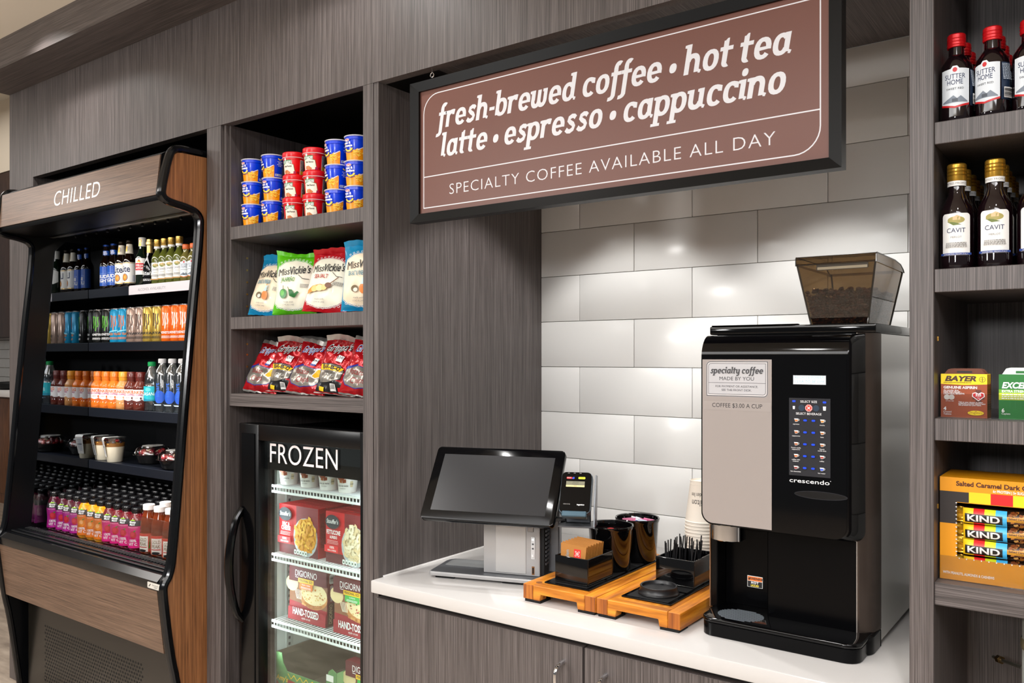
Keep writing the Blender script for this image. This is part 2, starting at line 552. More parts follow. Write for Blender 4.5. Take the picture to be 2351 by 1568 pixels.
# base cabinet and worktop
o = thing('base_cabinet', 'grey laminate base cabinet with two doors under white counter', 'cabinet', (-.98, 1.61, 0))
of = (-.98, 1.61, 0)
MB().box(XA0 + .002, XA1 - .002, 1.632, 2.40, .1, .751, SEAM).box(XA0 + .01, XA1 - .01, 1.68, 2.40, 0, .1, SEAM).build('body', o, off=of)
for x0, x1, hx, hz in ((XA0 + .002, -.986, -1.036, .692), (-.981, XA1 - .002, -.924, .686)):
    d = MB().box(x0, x1, 1.61, 1.631, .11, .735, WG, .0012, 1).build('door', o, off=of)
    pts = []
    for i in range(7): pts.append((hx, 1.61 - .036 * sin(pi / 2 * i / 6), hz - .018 * (1 - cos(pi / 2 * i / 6))))
    pts += [(p[0], p[1], 2 * (hz - .075) - p[2]) for p in reversed(pts)]
    MB().tube(pts, .0052, CHROME, 10).build('handle', d, off=of, label='curved chrome pull handle')
CTM = M('#c2bfbc', .16, coat=.2)
ct = MB().box(XA0, XA1, 1.594, YB, .7515, .785, CTM, .003, 2)
ct.box(XA0 + .0005, XA0 + .004, 1.64, YB, .785, .7885, WHITE)
tag(ct.build('countertop'), 'white quartz countertop carrying the till, wooden trays and coffee machine', 'counter')
# ------------------------------------------------------------------ hanging sign
SX0, SX1, SZ0, SZ1 = -1.521, -.456, 1.7745, 2.1015
YS = 1.652
o = thing('hanging_sign', 'brown coffee and tea sign in a black frame above the counter', 'sign', (-.985, YS, SZ0))
of = (-.985, YS, SZ0)
FRM = M('#060606', .4, spec=.2)
fr = MB()
a, b2 = .0255, .0235
X0, X1, Z0, Z1 = SX0 - a, SX1 + a, SZ0 - b2, SZ1 + b2
# four mitred bars, deeper on the outside
def bar(o1, o2, i2, i1):
    V = []
    for (p, q) in ((o1, i1), (o2, i2)):
        V += [(p[0], 1.640, p[1]), (q[0], 1.647, q[1]), (q[0], 1.672, q[1]), (p[0], 1.672, p[1])]
    F = [(i, (i + 1) % 4, 4 + (i + 1) % 4, 4 + i) for i in range(4)] + [(3, 2, 1, 0), (4, 5, 6, 7)]
    vs, fs = fr.add(V, F, FRM)
    bmesh.ops.recalc_face_normals(fr.bm, faces=fs)
bar((X0, Z0), (X1, Z0), (SX1, SZ0), (SX0, SZ0)); bar((X0, Z1), (X1, Z1), (SX1, SZ1), (SX0, SZ1))
bar((X0, Z0), (X0, Z1), (SX0, SZ1), (SX0, SZ0)); bar((X1, Z0), (X1, Z1), (SX1, SZ1), (SX1, SZ0))
fr.build('frame', o, off=of)
SIGN = M('#6c483f', .32, spec=.3)
SW = M('#d6d6da', .4)
pan = MB().box(SX0 - .003, SX1 + .003, YS + .002, YS + .012, SZ0 - .003, SZ1 + .003, SIGN)
pan = pan.build('panel', o, off=of)
ln = MB()
ln.decal(flat(YS + .002), [('o', rrect(-1.510, 1.788, -.4723, 2.091, [0, .052, 0, .052], 8), .0026, SW), ('r', -1.509, 1.8705, -.4735, 1.8732, SW)])
ln.build('border_line', pan, off=of)
def glyph(ch):
    # bold slab letters drawn from stems, bowls and feet; x-height = 1
    g = []
    W, T = .315, .215                          # stem width, thin parts
    def poly(*p): g.append(([tuple(q) for q in p], [tuple(range(len(p)))]))
    def stem(x, y0, y1, w=W): poly((x, y0), (x + w, y0), (x + w, y1), (x, y1))
    def arc(cx, cy, rx, ry, a0, a1, tx=W, ty=T, n=18):
        V, F = [], []
        for i in range(n + 1):
            a = R(a0 + (a1 - a0) * i / n)
            c, s_ = cos(a), sin(a)
            c = math.copysign(abs(c) ** .88, c); s_ = math.copysign(abs(s_) ** .88, s_)
            V += [(cx + rx * c, cy + ry * s_), (cx + (rx - tx) * c, cy + (ry - ty) * s_)]
            if i: F.append((2 * i - 2, 2 * i, 2 * i + 1, 2 * i - 1))
        g.append((V, F))
    def slab(x, y, d=.13): poly((x - d, y - .15), (x + .05, y - .19), (x + .05, y), (x - d, y - .02))   # flag at the top left
    def foot(x): poly((x - .04, 0), (x + .10, -.02), (x + .16, .13), (x - .04, .2))                        # tail at the bottom right
    def line(pts, w):
        V, F, _ = art(('l', pts, w, None)); g.append((V, F))
    if ch == 'o': arc(.50, .5, .50, .53, 0, 360); w = 1.0
    elif ch == 'c': arc(.50, .5, .50, .53, 52, 318); poly((.64, .70), (.90, .66), (.90, .94), (.70, 1.0)); w = .90
    elif ch == 'e': arc(.50, .5, .50, .53, -8, 322, ); poly((.2, .40), (.97, .43), (.97, .57), (.2, .57)); w = .98
    elif ch == 's': line([(.74, .80), (.62, .90), (.44, .92), (.26, .84), (.22, .70), (.36, .58), (.56, .47), (.66, .34), (.60, .17), (.40, .08), (.22, .10), (.06, .22)], .25); w = .80
    elif ch == 'a': arc(.48, .5, .48, .53, 40, 330); stem(.66, .10, 1.0); poly((.60, .9), (.98, .9), (.98, 1.02), (.66, 1.02)); foot(.975); w = 1.08
    elif ch == 'd': arc(.48, .5, .48, .53, 40, 330); stem(.66, .10, 1.52); slab(.66, 1.52); foot(.975); w = 1.08
    elif ch == 'b': stem(0, .06, 1.52); slab(0, 1.52); arc(.50, .5, .50, .53, -150, 150); w = 1.0
    elif ch == 'p': stem(0, -.50, 1.0); slab(0, 1.0); poly((-.14, -.52), (.46, -.52), (.46, -.37), (-.14, -.37)); arc(.50, .5, .50, .53, -150, 150); w = 1.0
    elif ch in 'hn':
        stem(0, 0, 1.52 if ch == 'h' else 1.0); slab(0, 1.52 if ch == 'h' else 1.0)
        arc(.50, .55, .47, .48, 0, 165, W, .25); stem(.655, .06, .56); foot(.97); w = 1.06
    elif ch == 'u': stem(0, .42, 1.0); slab(0, 1.0); arc(.47, .45, .47, .48, 180, 345, W, .25); stem(.66, .08, 1.0); slab(.66, 1.0, .1); foot(.975); w = 1.08
    elif ch == 'w': stem(0, .42, 1.0); slab(0, 1.0); arc(.40, .45, .40, .48, 180, 360, .29, .25); stem(.51, .42, .98, .29); arc(.91, .45, .40, .48, 180, 360, .29, .25); stem(1.02, .42, .98, .29); poly((.94, .84), (1.31, .84), (1.31, 1.0), (.94, 1.0)); w = 1.34
    elif ch == 'r': stem(0, 0, 1.0); slab(0, 1.0); arc(.56, .55, .50, .48, 75, 165, .25, .25); poly((.52, .72), (.74, .70), (.80, 1.0), (.62, 1.04)); w = .78
    elif ch == 'l': stem(0, .08, 1.52); slab(0, 1.52); foot(.315); w = .40
    elif ch == 'i': stem(0, .08, 1.0); slab(0, 1.0); foot(.315); arc(.17, 1.34, .19, .19, 0, 360, .185, .185); w = .40
    elif ch == 't': stem(.10, .22, 1.30); poly((.10, 1.22), (.415, 1.30), (.415, 1.40), (.30, 1.40)); poly((-.08, .80), (.72, .80), (.72, 1.0), (-.08, 1.0)); arc(.40, .26, .30, .28, 180, 300, W, .22); w = .70
    elif ch == 'f': stem(.12, -.30, 1.12); poly((-.04, .80), (.70, .80), (.70, 1.0), (-.04, 1.0)); arc(.48, 1.12, .36, .44, 55, 180, W, .24); arc(-.05, -.22, .485, .30, -95, 0, W, .20); w = .64
    elif ch == 'y': stem(0, .42, 1.0); slab(0, 1.0); arc(.47, .45, .47, .48, 180, 345, W, .25); stem(.66, -.10, 1.0); slab(.66, 1.0, .1); arc(.46, -.12, .515, .40, -120, 0, W, .22); w = 1.06
    elif ch == '-': poly((0, .42), (.46, .42), (.46, .62), (0, .62)); w = .46
    elif ch == '•': arc(.25, .5, .24, .25, 0, 360, .235, .245); w = .50
    else: w = .42
    return g, w
def slab_line(mb, st, x0, x1, zb, xh, f, mat):
    SH = .20
    out, adv = [], 0
    for ch in st:
        g, w = glyph(ch)
        out.append((adv, g))
        adv += w + (.0 if ch == ' ' else .115)
    sx = (x1 - x0) / (adv + SH * 1.0)
    for a, g in out:
        for q, (V, F) in enumerate(g):
            mb.add([f(x0 + sx * (a + x + SH * y), zb + xh * y, .0003 + .00012 * q) for x, y in V], F, mat)
lt = MB()
slab_line(lt, 'fresh-brewed coffee • hot tea', -1.459, -.521, 1.994, .0415, flat(YS + .002), SW)
slab_line(lt, 'latte • espresso • cappuccino', -1.449, -.533, 1.918, .0415, flat(YS + .002), SW)
lt.build('lettering', pan, off=of, label='bold white slanted lettering')
lt = MB().decal(flat(YS + .002), [('t', 'SPECIALTY COFFEE AVAILABLE ALL DAY', -.990, 1.8165, .0275, SW, {'fit': .857, 'b': -.012, 'sp': 1.12})])
lt.build('lettering', pan, off=of, label='thin white capitals')
for hx in (-1.463, -.50):
    e = MB().tube([(hx, 1.636, 2.147), (hx, 1.636, 2.138)], .0014, CHROME, 6)
    e.tube([(hx + .006 * sin(2 * pi * i / 12), 1.636, 2.132 + .006 * cos(2 * pi * i / 12)) for i in range(12)], .0014, CHROME, 6, True)
    tag(e.build('eye_hook'), 'small steel screw eye under the header above sign ' + ('left' if hx < -1 else 'right') + ' corner', 'hook')
# ------------------------------------------------------------------ open chilled case
CX0, CX1 = -3.680, -2.462                  # outside of the case
CM = -3.652                                 # mirrored left inner wall
case = thing('chilled_case', 'open chilled drinks case in brown wood with black trim', 'fridge', (-3.07, 1.8, 0))
of = (-3.07, 1.8, 0)
CB = M('#060709', .16, spec=.4)
CBS = M('#07080a', .3, spec=.25)
RAIL = M('#10141d', .3, spec=.5)
PROF = [(1.57, 0), (1.526, .337), (1.504, .43), (1.4775, .639), (1.4806, .666), (1.50, .69), (1.513, .753), (1.57, 1.42), (1.614, 1.83), (1.603, 1.868), (1.56, 1.882), (1.495, 1.89), (1.474, 1.905), (1.474, 1.93), (1.498, 2.04), (1.515, 2.062), (1.54, 2.066)]
def chaikin(p, n=2):
    for _ in range(n):
        q = [p[0]]
        for a, b in zip(p, p[1:]):
            q += [(a[0] * .75 + b[0] * .25, a[1] * .75 + b[1] * .25), (a[0] * .25 + b[0] * .75, a[1] * .25 + b[1] * .75)]
        p = q + [p[-1]]
    return p
PROF = chaikin(PROF)
BK = [(2.2, 2.066), (2.2, 0)]
MB().prism(PROF + BK, 'x', CX1 - .006, CX1, WS).build('side_panel', case, off=of, label='brown wood side panel')
MB().prism(PROF + BK, 'x', CX1 - .04, CX1 - .0062, CBS).build('side_lining', case, off=of)
MB().prism(PROF + BK, 'x', CX0, CM - .004, CBS).build('side_panel', case, off=of, label='black side panel')
for x in (CX0 + .013, CX1 - .006):
    pts = [(x, y, z) for y, z in PROF] + [(x, 1.62, 2.067), (x, 2.0, 2.067)]
    MB().tube(pts, .0135, CB, 10).build('edge_trim', case, off=of, label='black rounded edge trim')
mir = [(1.60, .702), (1.66, 1.42), (1.695, 1.84), (1.74, 1.885), (2.15, 1.885), (2.15, .676)]
MB().prism(mir, 'x', CM - .0038, CM, M('#8e9296', .03, 1.0)).build('mirror', case, off=of, label='mirrored inner side wall')
MB().box(CM, CX1 - .04, 2.15, 2.2, .05, 2.05, M('#0b0b0e', .4)).build('back_panel', case, off=of)
cn = MB().prism([(1.484, 1.897), (1.480, 1.91), (1.4955, 2.05), (1.512, 2.06), (2.15, 2.06), (2.15, 1.93), (1.80, 1.925), (1.72, 1.90), (1.60, 1.89)], 'x', CX0 + .012, CX1 - .041, M('#040405', .4, spec=.1))
for i in range(12):                        # small screws and clips under the canopy
    cn.box(-3.5 + .085 * i, -3.488 + .085 * i, 1.70, 1.708, 1.885, 1.897, CBS, .002, 1)
canopy = cn.build('canopy', case, off=of)
def slope(y0, z0, y1, z1):                 # a leaning face: v runs along its height from (y0, z0)
    L = math.hypot(y1 - y0, z1 - z0); ny, nz = -(z1 - z0) / L, (y1 - y0) / L
    return lambda u, v, w: (u, y0 + (y1 - y0) * v / L + ny * w, z0 + (z1 - z0) * v / L + nz * w)
fh = slope(1.480, 1.91, 1.4955, 2.05)
bd = MB()
V = [fh(u, v, w) for w in (.0, .004) for u, v in ((CX0 + .024, .004), (CX1 - .044, .004), (CX1 - .044, .137), (CX0 + .024, .137))]
vs, fs = bd.add(V, [(4, 5, 6, 7), (0, 1, 5, 4), (1, 2, 6, 5), (2, 3, 7, 6), (3, 0, 4, 7)], WB)
board = bd.build('fascia_board', canopy, off=of, label='brown wood fascia of the canopy')
MB().decal(lambda u, v, w: fh(u, v, w + .0042), [('t', 'CHILLED', -3.036, .041, .056, M('#f4f2ee', .5), {'fit': .332, 'b': -.004, 'sp': 1.08})]).build('lettering', canopy, off=of, label='white capitals')
MB().box(CM + .05, CX1 - .1, 1.652, 1.668, 1.888, 1.8895, M('#2b2825', .35)).build('canopy_strip', canopy, off=of, label='slim strip under the canopy')  # dark strip, gives no light itself
lamp('AREA', 'case_fill', (-3.05, 1.70, 1.882), 1.2, (1, .95, .9), 1.05, .03, (30, 0, 0))  # added area light, no lamp seen under the canopy
lamp('AREA', 'case_fill', (-3.05, 1.60, 1.884), 7.0, (1, .98, .96), 1.05, .03, (2, 0, 0)).data.spread = R(62)  # added fill, narrowed to brighten the front bottles on the deck
# shelves with price rails
SHZ = [(1.648, 1.687), (1.418, 1.455), (1.133, 1.173), (.906, .943)]
for i, (z0, z1) in enumerate(SHZ):
    sh = MB().box(CM + .001, CX1 - .041, 1.844, 2.14, z1 - .016, z1 - .006, RAIL)
    for k in range(9): sh.lathe([(.004, 0), (.004, .006)], CHROME, (-3.5 + .12 * k, 1.88, z1 - .022), 8)
    s_ = sh.build('shelf', case, off=of)
    rl = MB().box(CM + .002, CX1 - .041, 1.836, 1.844, z0, z1, RAIL, .0015, 1)
    rl = rl.build('price_rail', s_, off=of)
    if i == 0:
        x0 = PX(296, 1.836)
        MB().decal(flat(1.8355), [('p', rrect(x0, z0 + .001, CX1 - .045, z1, [0, 0, 0, .008]), M('#e2dde2', .35)),
            ('t', 'ALCOHOL AVAILABILITY:', (PX(318, 1.836) + PX(380, 1.836)) / 2, z0 + .014, .011, M('#77737a', .5), {'fit': PX(380, 1.836) - PX(316, 1.836), 'b': -.01})]).build('price_strip', s_, off=of, label='white strip with small capitals')
# deck, lip, guard, lower panel and grille
ZD = .675
dk = MB().box(CM, CX1 - .041, 1.60, 2.15, .60, ZD, CBS)
dk.build('deck', case, off=of)
lip = MB().prism([(1.4785, .641), (1.4785, .668), (1.497, .686), (1.60, .692), (1.60, .60), (1.50, .60)], 'x', CX0 + .012, CX1 - .041, CB)
for i in range(2): lip.box(CM + .02, CX1 - .06, 1.512 + .024 * i, 1.524 + .024 * i, .686, .6935, CBS, .002, 1)
for i in range(58):
    x = CM + .02 + .0195 * i
    lip.box(x, x + .012, 1.566, 1.590, .690, .6932, BLKM)
lip = lip.build('front_lip', case, off=of)
bx = PX(337, 1.476); bx1 = PX(366, 1.476)
MB().decal(flat(1.4783), [('p', rrect(bx, .6425, bx1, .6625, .004), M('#dcdad2', .3, .3)), ('t', 'Structural', (bx + bx1) / 2 + .008, .652, .0058, BLKM), ('l', [(bx + .008, .648), (bx + .018, .657)], .0018, BLKM), ('l', [(bx + .011, .648), (bx + .021, .657)], .0012, BLKM), ('t', 'CONCEPTS', (bx + bx1) / 2 + .012, .6468, .003, BLKM)]).build('name_plate', lip, off=of, label='small silver maker plate')
gd = MB().box(CM + .004, CX1 - .045, 1.618, 1.622, .692, .819, ACRYL)
gd.build('front_guard', case, off=of, label='clear acrylic guard')
fp = slope(1.504, .43, 1.479, .639)
V = [fp(u, v, w) for w in (-.02, .0) for u, v in ((CX0 + .016, 0), (CX1 - .044, 0), (CX1 - .044, .2095), (CX0 + .016, .2095))]
bd = MB(); vs, fs = bd.add(V, [(4, 5, 6, 7), (0, 1, 5, 4), (1, 2, 6, 5), (2, 3, 7, 6), (3, 0, 4, 7), (3, 2, 1, 0)], WB)
bd.build('front_panel', case, off=of, label='brown wood front panel')
kk = MB().box(CX0 + .06, CX1 - .041, 1.575, 1.60, .03, .60, M('#15130f', .2))
kx0, kx1 = PX(104, 1.575), PX(330, 1.575)
kz1 = PZ(104, 1437, 1.575)
it = []
nx = 42
for j in range(24):
    for i in range(nx):
        x = kx0 + (kx1 - kx0) * (i + (.5 if j % 2 else 0)) / nx
        z = kz1 - j * .0135
        it.append(('p', [(x + .0055 * cos(R(60 * q)), z + .0048 * sin(R(60 * q))) for q in range(6)], BLKM))
kk.decal(flat(1.575), it, dw=0)
kk.box(kx0 - .004, kx1 + .012, 1.5735, 1.5748, kz1 - .33, kz1 + .006, M('#3d3831', .35)) if False else None
kk.decal(flat(1.575), [('e', PX(104, 1.575), PZ(104, 1556, 1.575), .009, .009, BLKM), ('e', PX(104, 1.575), PZ(104, 1556, 1.575), .005, .005, M('#55504a', .3, .5))])
kk.build('kick_grille', case, off=of, label='perforated dark grille')
MB().box(CX1 - .0435, CX1 - .042, 2.02, 2.12, .97, 1.12, M('#d9a50e', .5)).build('caution_label', case, off=of, label='yellow label inside the case')
# ------------------------------------------------------------------ packed drinks in the chilled case
INK = M('#1a1a1c', .5); INKB = M('#1d2c55', .5); RED = M('#c8141b', .4); PAPER = M('#efeeea', .5); GOLD = M('#c79a3a', .3, .7); GREY = M('#8d8a86', .5)
def label_wrap(r, a0, a1, z0, z1, m):                         # paper band between two angles, slightly proud
    return lambda mb: mb.decal(cyl(r), [('r', r * a0, z0, r * a1, z1, m)], du=r * .25, w0=.0003)
def bottle(name, label, cat, group, prof, mbody, cap, art_items, lr, parts=(), cap_name='cap', labelname='paper_label', n=20, foil=None):
    t = thing(name, label, cat, (0, 0, 0), 0, group)
    MB().lathe(prof, mbody, n=n).build('body', t)
    if cap:
        MB().lathe(cap[0], cap[1], n=n).build(cap_name, t)
    if foil: MB().lathe(foil[0], foil[1], n=n).build('neck_foil', t)
    if art_items: MB().decal(cyl(lr), art_items, du=lr * .28, w0=.0004).build(labelname, t)
    return t
def shelf_row(protos, xs, y, z, grp, labels, rzs=None):
    used = set()
    for i, (p, x) in enumerate(zip(protos, xs)):
        rz = rzs[i] if rzs else .6
        if id(p) in used: o = dup(p, (x, y, z), rz, labels[i])
        else:
            o = p; used.add(id(p)); o.location = (x, y, z); o.rotation_euler = (0, 0, rz); o['label'] = labels[i]
        o['group'] = grp
ANG = .72                                   # packages face the shopper to the right
# --- top shelf: beers and small wines
BEER = M('#120804', .06, coat=.5); GREENB = M('#0c1a10', .06, coat=.5); DARKB = M('#070709', .06, coat=.5); PALEW = M('#5a6024', .08, coat=.4); PALEW2 = M('#6f6836', .08, coat=.4)
def beer_prof(h, r, rn): return [(r * .9, 0), (r, .005), (r, h * .55), (r * .93, h * .62), (r * .62, h * .70), (rn * 1.15, h * .78), (rn, h * .97), (rn * 1.1, h * .975), (rn * 1.1, h)]
BLUE = M('#1450b4', .35); WHT = M('#eeeeee', .45)
r_ = .0265
bud = bottle('beer_bottle', '-', 'bottle', '-', beer_prof(.194, r_, .0115), BEER, ([(.0125, .19), (.014, .191), (.0135, .198), (.006, .199)], M('#1a3d86', .3, .6)),
    [('r', -.055, .018, .055, .102, BLUE), ('l', [(-.02, .098), (-.008, .086), (-.016, .078), (0, .07), (.01, .085), (.02, .075)], .0012, M('#3f79d0', .4)), ('t', 'BUD', 0, .052, .0135, WHT, {'b': .03}), ('t', 'LIGHT', 0, .034, .0135, WHT, {'b': .03}), ('o', rrect(-.026, .03, .026, .072, 0), .0007, M('#9cc0f0', .4)),
     ], r_)
MB().decal(cyl(.0125), [('r', -.022, .152, .022, .172, BLUE), ('t', 'BUD', 0, .163, .006, WHT, {'b': .03}), ('t', 'LIGHT', 0, .155, .006, WHT, {'b': .03})], du=.004, w0=.0012).build('neck_label', bud)
lite = bottle('beer_bottle', '-', 'bottle', '-', beer_prof(.198, r_, .0115), BEER, ([(.0125, .193), (.014, .194), (.0135, .201), (.006, .202)], M('#20180c', .3, .5)),
    [('r', -.06, .02, .06, .108, PAPER), ('r', -.06, .104, .06, .1065, GOLD), ('r', -.06, .021, .06, .024, GOLD), ('t', 'Lite', 0, .068, .026, INKB, {'b': .02, 'sx': .8}), ('e', 0, .045, .0125, .0155, INKB), ('e', 0, .045, .0105, .0135, M('#e08a1d', .4)), ('e', 0, .045, .004, .006, M('#f3b24d', .4)), ('r', .032, .03, .05, .055, M('#c9ccd6', .5))], r_)
MB().lathe([(.0172, .146), (.0168, .146), (.0125, .186), (.0130, .186)], M('#d9d2c2', .4), n=18).decal(cyl(.0172, .0130, .146, .186), [('p', [(-.006, .156), (.003, .154), (.004, .176), (-.004, .178)], GOLD)] + squiggle(.002, .013, .174, 6, .0016, GREY, 3), du=.004, w0=.0006).build('neck_label', lite)
stella = bottle('beer_bottle', '-', 'bottle', '-', beer_prof(.206, r_, .0125), GREENB, ([(.0150, .168), (.0150, .205), (.012, .2065)], M('#d8d6d0', .35)),
    [('p', [(-.05, .06), (-.03, .05), (.03, .05), (.05, .06), (.05, .108), (.03, .118), (-.03, .118), (-.05, .108)], PAPER), ('p', [(-.026, .09), (-.018, .098), (.018, .098), (.026, .09), (.026, .076), (.018, .068), (-.018, .068), (-.026, .076)], RED), ('t', 'STELLA', 0, .085, .0075, WHT, {'b': .03}), ('t', 'ARTOIS', 0, .073, .0075, WHT, {'b': .03}), ('p', [(-.008, .101), (.008, .101), (.003, .112), (-.003, .112)], GOLD), ('e', 0, .108, .0025, .004, RED)], r_)
MB().decal(cyl(.0151), [('e', -.002, .19, .007, .008, GOLD), ('e', -.002, .19, .004, .005, PAPER), ('e', -.002, .175, .006, .006, GOLD)], du=.004, w0=.0005).build('neck_label', stella)
pros = bottle('sparkling_wine_bottle', '-', 'bottle', '-', [(.024, 0), (.0265, .006), (.0265, .07), (.024, .095), (.016, .12), (.012, .14), (.011, .185)], DARKB, ([(.0130, .126), (.0122, .145), (.0118, .168), (.0155, .172), (.0155, .182), (.0125, .184), (.0125, .193), (.008, .195)], M('#c9ab6a', .28, .6)),
    [('t', 'Josh', 0, .045, .016, WHT, {'sh': .3, 'b': .01})] + squiggle(-.018, .018, .028, 2, .0028, WHT, 2), .0265)
WPROF = [(.021, 0), (.0235, .005), (.0235, .105), (.0215, .118), (.014, .132), (.0105, .14), (.0105, .155)]
def cavit_art(ink, foot):
    return [('p', rrect(-.0225, .022, .0225, .092, [0, 0, .006, .006]), PAPER), ('e', 0, .081, .013, .006, M('#a59a55', .5)), ('p', [(-.005, .081), (.006, .081), (.006, .087), (.001, .089), (-.005, .086)], M('#d9b98a', .5)), ('p', [(-.014, .079), (-.002, .077), (.008, .073), (-.004, .072)], M('#66752f', .5)), ('t', 'CAVIT', 0, .06, .0075, ink, {'fit': .028}), ('t', 'MERLOT' if ink is INKB else 'PINOT GRIGIO', 0, .051, .003, GREY)] + squiggle(-.015, .015, .043, 4, .0012, GREY, 4) + [('r', -.0225, .0225, .0225, .026, foot)]
cavw = bottle('wine_bottle', '-', 'bottle', '-', WPROF, PALEW, ([(.0135, .150), (.0135, .159), (.0140, .160), (.0140, .187), (.012, .188)], M('#c09a4c', .3, .75)), cavit_art(INKB, M('#c58d2b', .5)), .0235, cap_name='screw_cap')
for q in (.166, .172, .178): MB().lathe([(.0141, q), (.0146, q + .001), (.0141, q + .002)], M('#a07c34', .3, .75), n=18, caps=False).build('cap_ring', cavw)
MB().lathe([(.0138, .1502), (.0138, .159)], PAPER, n=18, caps=False).build('neck_label', cavw)
SPROF = [(.021, 0), (.0235, .004), (.0238, .088), (.022, .103), (.0155, .115), (.0125, .121), (.0125, .133)]
def sutter_art(foot, flav):
    return [('p', [(-.021, .026), (0, .021), (.021, .026), (.021, .082), (.006, .083), (.003, .087), (-.003, .087), (-.006, .083), (-.021, .082)], M('#dfe6ec', .5)), ('p', [(-.021, .026), (0, .021), (.021, .026), (.021, .029), (0, .024), (-.021, .029)], foot), ('e', 0, .081, .0032, .0036, RED), ('t', 'SUTTER', 0, .067, .0075, INKB, {'fit': .029}), ('t', 'HOME', 0, .058, .0075, INKB, {'fit': .022}), ('t', flav, 0, .050, .003, INK, {'sp': 1.1}), ('p', [(-.018, .032), (-.008, .037), (-.002, .041), (.003, .036), (.008, .04), (.018, .031), (.018, .030), (-.018, .030)], M('#7d8794', .5)), ('r', -.004, .031, .004, .036, M('#4d545e', .5))]
sutw = bottle('wine_bottle', '-', 'bottle', '-', SPROF, PALEW2, ([(.0142, .133), (.0148, .134), (.0148, .150), (.0135, .152)], M('#d9662b', .4)), sutter_art(M('#e07b3c', .4), 'CHARDONNAY'), .0238, cap_name='screw_cap')
ROWX = [244.5, 261.5, 279.5, 297.5, 327, 344, 362, 378, 394, 412, 428, 445, 463]
protos = [bud, bud, lite, lite, stella, pros, cavw, cavw, cavw, cavw, sutw, sutw, sutw]
lab = ['blue labelled beer bottle nearest the mirrored wall, top chilled shelf', 'blue labelled beer bottle beside the white labelled beer bottles, top shelf',
       'white labelled beer bottle touching the blue labelled beer bottle', 'white labelled beer bottle next to the tall silver-necked bottle',
       'green beer bottle with silver neck foil and red emblem, top chilled shelf', 'small dark sparkling wine bottle with crumpled gold foil neck',
       'white wine bottle with gold cap next to the gold foil bottle', 'second gold capped white wine bottle from the gold foil bottle',
       'third gold capped white wine bottle from the gold foil bottle', 'gold capped white wine bottle beside the orange capped bottles',
       'leftmost small wine bottle with orange cap, top chilled shelf', 'middle small wine bottle with orange cap, top chilled shelf', 'rightmost small wine bottle with orange cap, partly behind black edge trim']
shelf_row(protos, [PX(x, 1.874) for x in ROWX], 1.874, 1.682, 'bottles on the top chilled shelf', lab, [.45, .45, .35, .3, .5, .5] + [.6] * 7)
# --- second shelf: tall cans
def can(h, r, base, art_, top='#b9b9bc', metal=.55):
    t = thing('drink_can', '-', 'can', (0, 0, 0), 0, '-')
    body = M(base, .22, metal)
    MB().lathe([(r * .78, 0), (r * .95, .004), (r, .009), (r, h - .014), (r * .82, h - .004)], body, n=22).decal(cyl(r), art_, du=r * .3, w0=.0003).build('body', t)
    MB().lathe([(r * .82, h - .004), (r * .86, h - .002), (r * .86, h), (r * .80, h), (r * .78, h - .004)], M(top, .25, .9), n=22).box(-.006, .006, -.012, .004, h - .0038, h - .0028, M(top, .25, .9)).build('lid', t)
    return t
def claw(c, dark):
    it = []
    for dx, l in ((-.009, .05), (0, .062), (.009, .045)):
        it.append(('l', [(dx + .001, .118), (dx - .001, .118 - l * .35), (dx + .0015, .118 - l * .7), (dx - .001, .118 - l)], .0042, c))
    it.append(('p', [(-.014, .122), (-.004, .119), (-.006, .112), (-.012, .112)], c))
    return it
def monster(base, c, txt, tc, h=.150, r=.029, extra=(), metal=.55):
    return can(h, r, base, claw(c, 0) + [('t', txt, 0, .036, .009, tc, {'fit': .045, 'b': .03})] + squiggle(-.02, .02, .026, 3, .0018, tc, 5) + list(extra), metal=metal)
blk = monster('#0b0d0c', M('#5fbf2a', .4), 'MONSTER', WHT, metal=.0)
blu = monster('#1494c4', M('#e06a1e', .4), 'ICED TEA', M('#e88526', .4), extra=[('p', [(-.03, .05), (.03, .062), (.03, .056), (-.03, .044)], M('#7fd3ee', .4))], metal=.2)
brn = monster('#b49a8c', M('#4a2f26', .4), 'JAVA', INK)
gld = monster('#c9a94e', M('#4a2f1d', .4), 'JAVA', INK)
org = monster('#ee6a12', WHT, 'MONSTER', WHT, metal=.2, extra=[('p', [(.01 + .006 * cos(2.5 * q) * (1 if q % 2 else .4), .06 + .006 * sin(2.5 * q)) for q in range(5)], M('#f7b46a', .4))])
red = can(.134, .0265, '#2d4fae', [('p', [(-.03, .03), (0, .03), (0, .09), (-.03, .075)], M('#c9ccd2', .25, .8)), ('p', [(0, .09), (.03, .105), (.03, .06), (0, .03)], M('#c9ccd2', .25, .8)), ('p', [(-.014, .06), (.002, .055), (.014, .068), (-.004, .075)], RED), ('t', 'Red Bull', 0, .092, .009, RED, {'b': .03})])
pr = [blk, blk, blu, blu, brn, brn, gld, gld, org, org, org, red]
px_ = [229, 250, 269, 287, 307, 326, 345, 366, 388, 409, 428, 450]
lab = ['black can with green claw marks beside the mirrored wall', 'black can with green claw marks touching the blue can', 'bright blue can beside the black cans, second chilled shelf', 'bright blue can beside the bronze cans, second chilled shelf',
       'bronze can standing next to the blue can, second chilled shelf', 'bronze can standing next to the gold can, second chilled shelf', 'gold can standing next to the bronze can, second chilled shelf', 'gold can standing next to the orange can, second chilled shelf',
       'orange can beside the gold can, second chilled shelf', 'middle one of three orange cans on second chilled shelf', 'largest orange can beside the small blue can, second chilled shelf', 'small blue and silver can at the right end of second chilled shelf']
shelf_row(pr, [PX(x, 1.876) for x in px_], 1.876, 1.450, 'cans on the second chilled shelf', lab, [.5] * 12)
